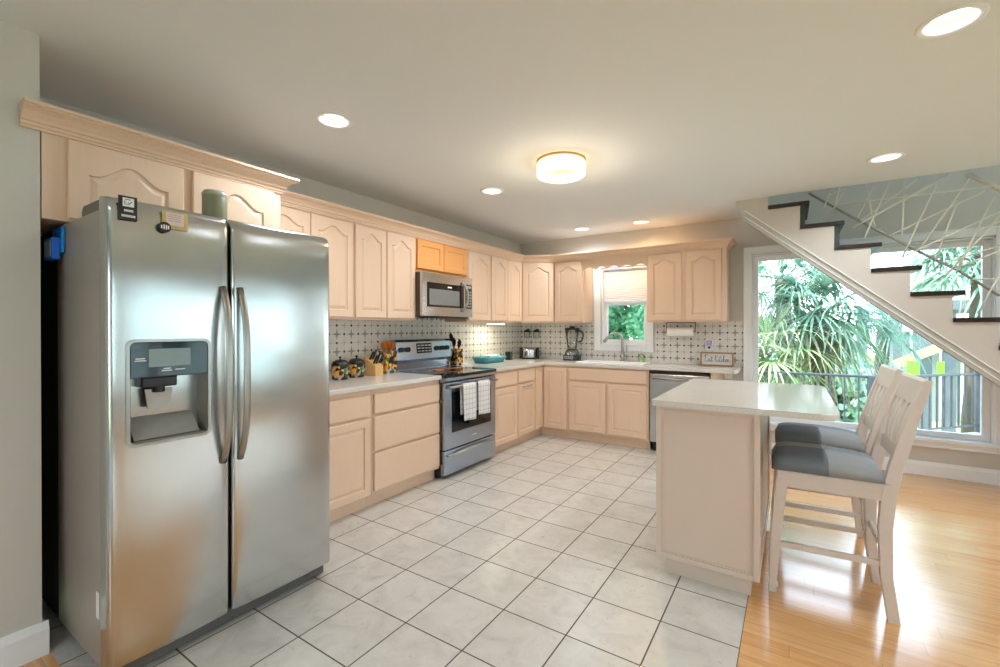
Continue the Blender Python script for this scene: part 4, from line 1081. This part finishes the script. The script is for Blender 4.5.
# blender
t = thing('blender', 'countertop blender with glass jar and black lid left of the sink', 'blender', (-2.385, 5.36, CZ), R(12))
m = MB(); m.prism(rrect(-.105, .105, -.09, .09, .03, 5), 'z', 0, .070, bev=.008)
m.build('base', M['dark'], t)
m = MB(); m.lathe([(.098, .068), (.092, .10), (.070, .135), (.058, .150), (0, .150)], n=24); m.build('motor_housing', plain('blender_steel', S(120, 124, 128), .25, metal=.9), t)
m = MB(); m.box(-.085, .03, -.0925, -.089, .018, .056, bev=.001); m.build('control_panel', M['steelx'], t)
m = MB()
for k in range(4): m.cyl((-.070+.028*k, -.096, .037), .007, .005, axis='y', n=12)
m.build('button', M['ink'], t)
m = MB(); m.lathe([(.055, .150), (.060, .160), (.066, .20), (.078, .30), (.092, .395), (.094, .400), (.089, .400), (.074, .30), (.061, .20), (.052, .162), (0, .160)], n=28); m.build('jar', M['jarglass'], t)
m = MB(); m.lathe([(.096, .392), (.097, .408), (.088, .418), (.035, .420), (.033, .436), (0, .437)], n=28); m.build('lid', M['dark'], t)
m = MB(); m.tube([(.085, 0, .375), (.125, 0, .372), (.142, 0, .345), (.140, 0, .29), (.122, 0, .25), (.078, 0, .232)], .010, n=10); m.build('jar_handle', M['dark'], t)
# faucet
t = thing('faucet', 'brushed nickel gooseneck pull-down faucet behind the sink', 'faucet', (-1.745, 5.425, CT1+.0005), 0)
m = MB(); m.lathe([(0, 0), (.030, 0), (.030, .006), (.024, .012), (.020, .05), (.018, .10), (0, .10)], n=24); m.build('base', M['chrome'], t)
pts = [(0, 0, .06), (0, 0, .16), (0, 0, .25)] + [(-.085*(1-cos(a)), -.03*(1-cos(a)), .25+.10*sin(a)) for a in [pi*k/14 for k in range(1, 12)]]
m = MB(); m.tube(pts, .0155, n=14); m.build('spout', M['chrome'], t)
e = Vector(pts[-1]); d_ = (Vector(pts[-1])-Vector(pts[-2])).normalized()
m = MB(); m.tube([e-d_*.005, e+d_*.03, e+d_*.085, e+d_*.10], [.014, .018, .021, .018], n=16); m.build('spray_head', M['chrome'], t)
m = MB(); m.tube([(.015, 0, .075), (.045, -.005, .10)], .012, n=12); m.tube([(.040, -.004, .095), (.052, -.006, .15), (.050, -.006, .215)], [.010, .008, .006], n=10, ry=[.010, .010, .009]); m.build('lever', M['chrome'], t)
t = thing('soap_bottle', 'small clear soap bottle with green label beside the faucet', 'bottle', (-1.515, 5.425, CT1+.001), 0)
m = MB(); m.lathe([(0, 0), (.030, 0), (.033, .004), (.033, .08), (.026, .098), (.012, .104), (.012, .112), (0, .112)], n=24); m.build('bottle_body', M['jarglass'], t)
m = MB(); m.lathe([(.0338, .02), (.0338, .066)], n=24); m.build('label_band', plain('soap_label_green', S(150, 190, 130), .5, var=.3, scale=50), t)
m = MB(); m.lathe([(0, .110), (.014, .110), (.014, .122), (.005, .124), (.005, .142), (0, .142)], n=16); m.tube([(0, 0, .140), (-.012, -.02, .142), (-.018, -.034, .136)], .005, n=8); m.build('pump', M['white'], t)
# paper towel under the cabinet
t = thing('paper_towel_roll', 'white paper towel roll mounted under the right wall cabinet', 'paper towel', (-1.065, 5.40, 1.328), 0)
m = MB(); m.lathe([(.018, -.14), (.052, -.14), (.053, -.137), (.053, .137), (.052, .14), (.018, .14), (.018, -.14)], n=32, axis='x', c=(0, 0, -.032)); m.build('roll', M['paper'], t)
m = MB(); m.box(-.160, .160, -.018, .018, .068, .0765); m.tube([(-.155, 0, .07), (-.155, 0, -.032), (.155, 0, -.032), (.155, 0, .07)], .006, n=8); m.build('holder', plain('holder_bronze', S(90, 70, 58), .4), t)
# sign: framed board with script lettering
t = thing('kitchen_sign', 'wood framed white sign with cursive lettering on the worktop end', 'sign', (-.690, 5.40, CT1+.001), R(-2))
sw, sh_ = .165, .150
m = MB(); frame_rect(m, -sw, sw, 0, sh_, .014, -.030, .022, bev=.002); m.build('frame', wood('sign_frame_wood', S(176, 140, 110), S(150, 112, 84), 'x'), t)
m = MB(); m.box(-sw+.012, sw-.012, -.006, .018, .012, sh_-.012); m.build('board', plain('sign_board', S(226, 224, 222), .7), t)
m = MB(); ST = [
 [(0, 8), (2, 10), (4, 10.3), (5, 9.4)], [(3, 10), (1.2, 8.6), (1, 7), (2.6, 6.4), (1, 5.4), (.4, 3.4), (1.6, 2), (4, 2.4), (5.6, 4)],           # E
 [(8.6, 5.4), (7.2, 5.8), (6.2, 4.6), (6.2, 3), (7.2, 2.2), (8.4, 3.4), (8.8, 5.4), (8.8, 3), (9.8, 2.2), (11, 4)],                             # a
 [(12.2, 9), (11.4, 5), (11.4, 3), (12.4, 2.1), (13.6, 3.2)], [(10.4, 6.6), (13.8, 7)],                                                        # t
 [(18, 10), (17.4, 6), (17, 2)], [(21.6, 10), (19.6, 7.6), (17.4, 6), (19.4, 4.6), (20.8, 2.2), (22, 2.6)],                                    # K
 [(22.4, 5.6), (22.1, 3), (23, 2.2), (24.2, 4)], [(22.7, 7.4), (22.8, 7.7)],                                                                   # i
 [(25.6, 9), (24.8, 5), (24.8, 3), (25.7, 2.1), (26.8, 3.6)], [(23.8, 6.6), (27, 7)],                                                          # t
 [(29.6, 5), (28.6, 5.7), (27.5, 4.4), (27.6, 2.8), (28.6, 2.1), (30, 3.6)],                                                                   # c
 [(30, 3.6), (31.8, 8.6), (31.4, 10), (30.8, 8.6), (30.6, 2.1)], [(30.7, 3.6), (31.9, 5.6), (32.7, 4.8), (32.8, 2.6), (33.6, 2.2), (34.4, 3.4)],  # h
 [(34.4, 3.4), (36, 4.4), (35.8, 5.7), (34.9, 5.2), (34.6, 3.2), (35.6, 2.1), (37, 3.2)],                                                      # e
 [(37, 5.6), (37.2, 2.1)], [(37.2, 3.6), (38.4, 5.6), (39.2, 4.8), (39.2, 2.6), (40, 2.1), (41, 3.4)]]                                          # n
for s_ in ST: m.tube([(-.125+a*.0062, -.0075, .022+b*.0098) for a, b in s_], .0022, n=5)
m.build('lettering', M['ink'], t)
# wall plates and under-cabinet lamp
t = thing('plug_in_freshener', 'white outlet plate with lavender plug-in on the star tile', 'outlet', (-.785, YB-.0085, 1.15), 0)
m = MB(); m.box(-.040, .040, -.006, 0, -.062, .062, bev=.003); m.build('plate', M['white'], t)
m = MB(); m.box(-.012, .012, -.0075, -.0055, -.045, -.020); m.build('socket', M['ink'], t)
m = MB(); m.prism(rrect(-.026, .026, -.008, .052, .016, 5), 'y', -.040, -.006, bev=.005); m.build('plug_in', M['lavender'], t)
t = thing('outlet_plate', 'white wall outlet plate below the end of the worktop', 'outlet', (-.590, YB-.0005, .800), 0)
m = MB(); m.box(-.038, .038, -.006, 0, -.060, .060, bev=.003); m.build('plate', M['white'], t)
m = MB()
for z in (-.03, .025):
    for x in (-.010, .008): m.box(x-.002, x+.002, -.0068, -.0055, z-.008, z+.008)
m.build('slots', M['ink'], t)
t = thing('under_cabinet_light', 'lit strip lamp under the slim two door wall cabinet', 'lamp', (-3.03, 4.55, UB), 0)
m = MB(); m.box(-.035, .035, -.16, .16, -.020, -.001, bev=.004); m.build('housing', M['white'], t)
m = MB(); m.box(-.028, .028, -.150, .150, -.0235, -.0202, bev=.001); m.build('diffuser', emit('strip_lens', (1.0, .93, .72, 1), 6.0), t)
d = bpy.data.lights.new('lamp', 'AREA'); d.shape = 'RECTANGLE'; d.size = .05; d.size_y = .3; d.energy = 2.2; d.color = (1.0, .92, .70)
put(bpy.data.objects.new('lamp', d), t, (0, 0, -.026))
# cellular shade in the sink window
t = thing('pleated_blind', 'white pleated blind covering the top half of the sink window', 'blind', (-1.755, YB+.022, 1.665), 0)
x0, x1 = KW[0]+.016-(-1.755), KW[1]-.016-(-1.755)
pts = []; N = 17; hz = KW[3]-.05-1.665
for k in range(2*N+1): pts.append((-.006 if k % 2 else .0, .02+hz*k/(2*N)))
poly = pts + [(p[0]+.011, p[1]) for p in reversed(pts)]
shade_m = leafmat('shade_cloth', S(236, 230, 226), S(240, 234, 230), .42)
m = MB(); m.prism(poly, 'x', x0, x1); m.build('pleats', shade_m, t)
m = MB(); m.box(x0, x1, -.014, .016, 0, .020, bev=.003); m.build('bottom_rail', M['white'], t)
m = MB(); m.box(x0, x1, -.016, .018, hz+.02, hz+.036, bev=.003); m.build('head_rail', M['white'], t)

# ================================================================ OUTSIDE
GZ = -2.4
m = MB(); m.box(-40, 45, -30, 70, GZ-.2, GZ); tag(m.build('lawn', M['grass']), kind='structure'); bpy.data.objects['lawn'].name = 'ground'
m = MB(); m.box(-40, 45, 27.5, 34, GZ, GZ+.02); r_ = m.build('road', M['asphalt']); struct(r_)
m = MB(); m.prism([(-3.2, 5.67), (6, 5.67), (6, 12.3), (5.0, 12.3), (1.06, 8.10), (-3.2, 7.98)], 'z', -.28, -.20); struct(m.build('deck_floor', M['deck']))
# deck railing
rl = thing('deck_railing', 'blue grey metal deck railing outside the picture window', 'railing', (1.05, 8.03, -.2))
ox, oy, oz = 1.05, 8.03, -.2
A, B, C_ = Vector((-3.1, 7.92, 0)), Vector((1.05, 8.03, 0)), Vector((2.32, 9.42, 0))
def pt(p, z): return (p.x-ox, p.y-oy, z-oz)
m = MB(); m.tube([pt(A, .66), pt(B, .66), pt(C_, .66)], .026, n=8, ry=.020); m.build('top_rail', M['rail'], rl)
m = MB(); m.tube([pt(A, -.10), pt(B, -.10), pt(C_, -.10)], .018, n=8, ry=.016); m.build('bottom_rail', M['rail'], rl)
def post(p, w, z0, z1, nm):
    m = MB(); x, y, _ = pt(p, 0); m.box(x-w, x+w, y-w, y+w, z0-oz, z1-oz, bev=.003); m.build(nm, M['rail'], rl)
for f in (0, .24, .48, .72): post(A+(B-A)*f, .030, -.2, .66, 'post')
post(Vector((.93, 8.026, 0)), .050, -.2, .66, 'post'); post(C_, .045, -.2, .70, 'post')
x = .78
while x > -1.2:
    post(Vector((x, 8.0+(x-1)*.03, 0)), .010, -.10, .655, 'baluster'); x -= .16
nb_ = 13
for k in range(1, nb_): post(B+(C_-B)*k/nb_, .011, -.10, .655, 'baluster')

# fan palms
def leaflet(b, base, d, L, wid, droop, mi=0):
    rows = []; side = d.cross(Vector((0, 0, 1)))
    side = side.normalized() if side.length > .05 else Vector((1, 0, 0))
    for k in range(5):
        u = k/4; p = base + d*(L*u) + Vector((0, 0, -droop*L*u*u*(.4+.6*u)))
        w = wid*(.55+.9*u if u < .4 else .95*(1-u)/.6+.02)
        rows.append((b.verts.new(p-side*w), b.verts.new(p+side*w)))
    for p, q in zip(rows, rows[1:]):
        f = b.faces.new([p[0], p[1], q[1], q[0]]); f.material_index = mi
def palm(label, x, y, zc, R_, nf, mats, seed, trunk=.13, el0=-70, pet=.55, nl=22):
    rnd = random.Random(seed)
    t = thing('fan_palm', label, 'palm tree', (x, y, GZ), 0, 'palms beyond the deck')
    h = zc-GZ; m = MB(); P = []; rad = []
    for k in range(15):
        u = k/14; P.append((.10*sin(u*2.2+seed), .08*sin(u*1.7+seed*2), h*u)); rad.append(trunk*(1.15-.25*u)*(1+.06*(k % 2)))
    m.tube(P, rad, n=12); m.build('trunk', M['bark'], t)
    top = Vector(P[-1])
    for i in range(nf):
        az = i*2.39996+rnd.uniform(-.2, .2); el = R(el0 + (82-el0)*(i/(nf-1))**.9 + rnd.uniform(-8, 8))
        d = Vector((cos(az)*cos(el), sin(az)*cos(el), sin(el)))
        pl = pet*rnd.uniform(.8, 1.15); bl = R_*rnd.uniform(.8, 1.12)
        m = MB(); b = m.bm
        c0 = top + Vector((0, 0, rnd.uniform(-.15, .1))); hub = c0 + d*pl + Vector((0, 0, -.12*pl*cos(el)))
        m.tube([c0, (c0+hub)/2+Vector((0, 0, .03)), hub], [.016, .012, .010], n=5)
        dd = (d+Vector((0, 0, -.35*cos(el)))).normalized()
        s = dd.cross(Vector((0, 0, 1)))
        s = s.normalized() if s.length > .05 else Vector((1, 0, 0))
        nrm = s.cross(dd)
        for k in range(nl):
            th = R(-118+236*k/(nl-1)) + rnd.uniform(-.04, .04)
            dv = (dd*cos(th)+s*sin(th)+nrm*(.18*abs(sin(th)))).normalized()
            leaflet(b, hub, dv, bl*(.72+.28*cos(th*.8))*rnd.uniform(.9, 1.08), .020*R_+.006, rnd.uniform(.35, .75))
        mt = mats[0] if el > R(-25) or len(mats) < 2 else (mats[1] if rnd.random() < .8 else mats[0])
        m.build('frond', mt, t)
    return t
palm('tall blue green fan palm at the top left of the picture window', -.16, 10.0, 2.25, .78, 24, [M['palm'], M['palm']], 1)
palm('large fan palm with drooping dry fronds in the middle of the window', .46, 9.5, 1.62, .95, 30, [M['palm'], M['drypalm']], 2, trunk=.17)
palm('low light green fan palm against the deck railing', -.34, 8.85, .80, .85, 26, [M['palm2'], M['palm2']], 3, el0=-40)
palm('slim dark fan palm further off toward the street', 1.62, 12.2, 1.50, .62, 20, [M['palmdark'], M['palmdark']], 4, trunk=.12, el0=-40)
palm('pale fan palm seen through the stair treads at the right', 2.40, 10.0, 2.45, 1.05, 30, [M['palm'], M['drypalm']], 5, el0=-38)

# leafy trees
def tree(label, x, y, zb, zt, r, n, mat, seed, lf=.09, name='leafy_tree', trunk=True):
    rnd = random.Random(seed); t = thing(name, label, 'tree', (x, y, zb), 0)
    if trunk:
        m = MB(); m.tube([(0, 0, 0), (.06, .03, (zt-zb)*.35), (0, 0, (zt-zb)*.75)], [.14, .11, .05], n=10); m.build('trunk', M['bark'], t)
    m = MB(); b = m.bm; cz = (zt-zb)*.58; hz = (zt-zb)*.44
    cl = [Vector((rnd.gauss(0, .45)*r, rnd.gauss(0, .45)*r, cz+rnd.gauss(0, .42)*hz)) for _ in range(46)]
    for i in range(n):
        c = rnd.choice(cl); d = Vector((rnd.gauss(0, 1), rnd.gauss(0, 1), rnd.gauss(0, 1))).normalized()
        p = c + d*r*.30*rnd.uniform(.6, 1.05)
        a = Vector((rnd.gauss(0, 1), rnd.gauss(0, 1), rnd.gauss(-.3, .6))).normalized(); s = a.cross(d); s = s.normalized() if s.length > .01 else Vector((1, 0, 0))
        L = lf*rnd.uniform(.7, 1.3); w = L*.34
        v = [b.verts.new(q) for q in (p, p+a*L*.5+s*w, p+a*L, p+a*L*.5-s*w)]; b.faces.new(v)
    m.build('crown', mat, t)
    return t
tree('dense green tree outside the sink window', -3.05, 8.6, GZ, 4.2, 1.5, 30000, M['leaf'], 11, .10)
tree('green shrub tree left of the sink window view', -7.2, 10.4, GZ, 3.6, 1.3, 6000, M['leaf'], 12, .14)
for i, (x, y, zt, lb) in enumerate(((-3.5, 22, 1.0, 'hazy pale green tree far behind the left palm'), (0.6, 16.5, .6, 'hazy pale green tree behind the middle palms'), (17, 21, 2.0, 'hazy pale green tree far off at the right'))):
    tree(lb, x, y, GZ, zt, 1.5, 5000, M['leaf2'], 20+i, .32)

# neighbouring house on piles with cross braces
hs = thing('pile_house', 'neighbouring house raised on grey piles with yellow cross braces', 'house', (6.5, 19.5, GZ), 0)
m = MB(); m.box(-3.2, 5, 0, 6, 4.6, 7.6); m.build('upper_storey', M['siding'], hs)
m = MB(); m.box(-3.4, 5.2, -.2, 6.2, 4.3, 4.6); m.build('floor_beam', M['pile'], hs)
for x in (-4.5, -3.62, -2.9, -2.35, -1.1, .3, 1.4, 2.5): 
    m = MB(); m.box(x-.14, x+.14, 0, .28, 0, 4.35); m.build('pile', M['pile'], hs)
for a, b in (((-5.0, 3.06), (-3.80, 2.42)), ((-4.0, 2.34), (-1.5, 3.76))):
    dv = Vector((b[0]-a[0], 0, b[1]-a[1])).normalized(); nv = Vector((-dv.z, 0, dv.x))*.13
    m = MB(); P = [(a[0]+nv.x, a[1]+nv.z), (b[0]+nv.x, b[1]+nv.z), (b[0]-nv.x, b[1]-nv.z), (a[0]-nv.x, a[1]-nv.z)]
    m.prism(P, 'y', -.10, -.02); m.build('cross_brace', M['yellowwood'], hs)
for x, w in ((-3.26, .15), (-2.62, .08), (-1.5, .2)):
    m = MB(); m.box(x-w, x+w, -.30, -.24, 2.22, 2.68); m.build('lime_panel', M['lime'], hs)
m = MB()
for k in range(26): m.box(-3+.3*k, -2.78+.3*k, 5.0, 5.04, 0, 3.6)
m.build('slatted_screen', plain('grey_screen', S(140, 150, 148), .8), hs)
fc = thing('white_fence', 'long low white fence along the far side of the road', 'fence', (0, 35, GZ), 0)
m = MB(); m.box(-25, 30, 0, .06, .25, 1.0); m.build('fence_boards', M['fencew'], fc)
for k in range(12):
    m = MB(); m.box(-25+5*k-.07, -25+5*k+.07, -.03, .09, 0, 1.1); m.build('post', M['fencew'], fc)

nh = thing('glare_block_house', 'added unseen pale blue house beyond the right side of the room, blocking sky glare', 'house', (15.5, 1.5, GZ), 0)  # unseen house added to cut sky glare and tone the fridge reflection
m = MB(); m.box(0, 6, -9, 10, 0, 8.6); m.build('walls', plain('pale_blue_siding', S(168, 182, 188), .8), nh)
m = MB(); m.prism([(-.5, 8.55), (6.5, 8.55), (3, 10.6)], 'y', -9.4, 10.4); m.build('roof', plain('grey_shingle', S(120, 122, 126), .9), nh)
for y in (-6, -2, 2, 6):
    f_ = MB(); f_.box(-.03, .02, y-.6, y+.6, 2.6, 4.0); o_ = f_.build('window', M['white'], nh)
    f_ = MB(); f_.box(-.04, -.03, y-.52, y+.52, 2.68, 3.92); f_.build('pane', M['blackglass'], o_)
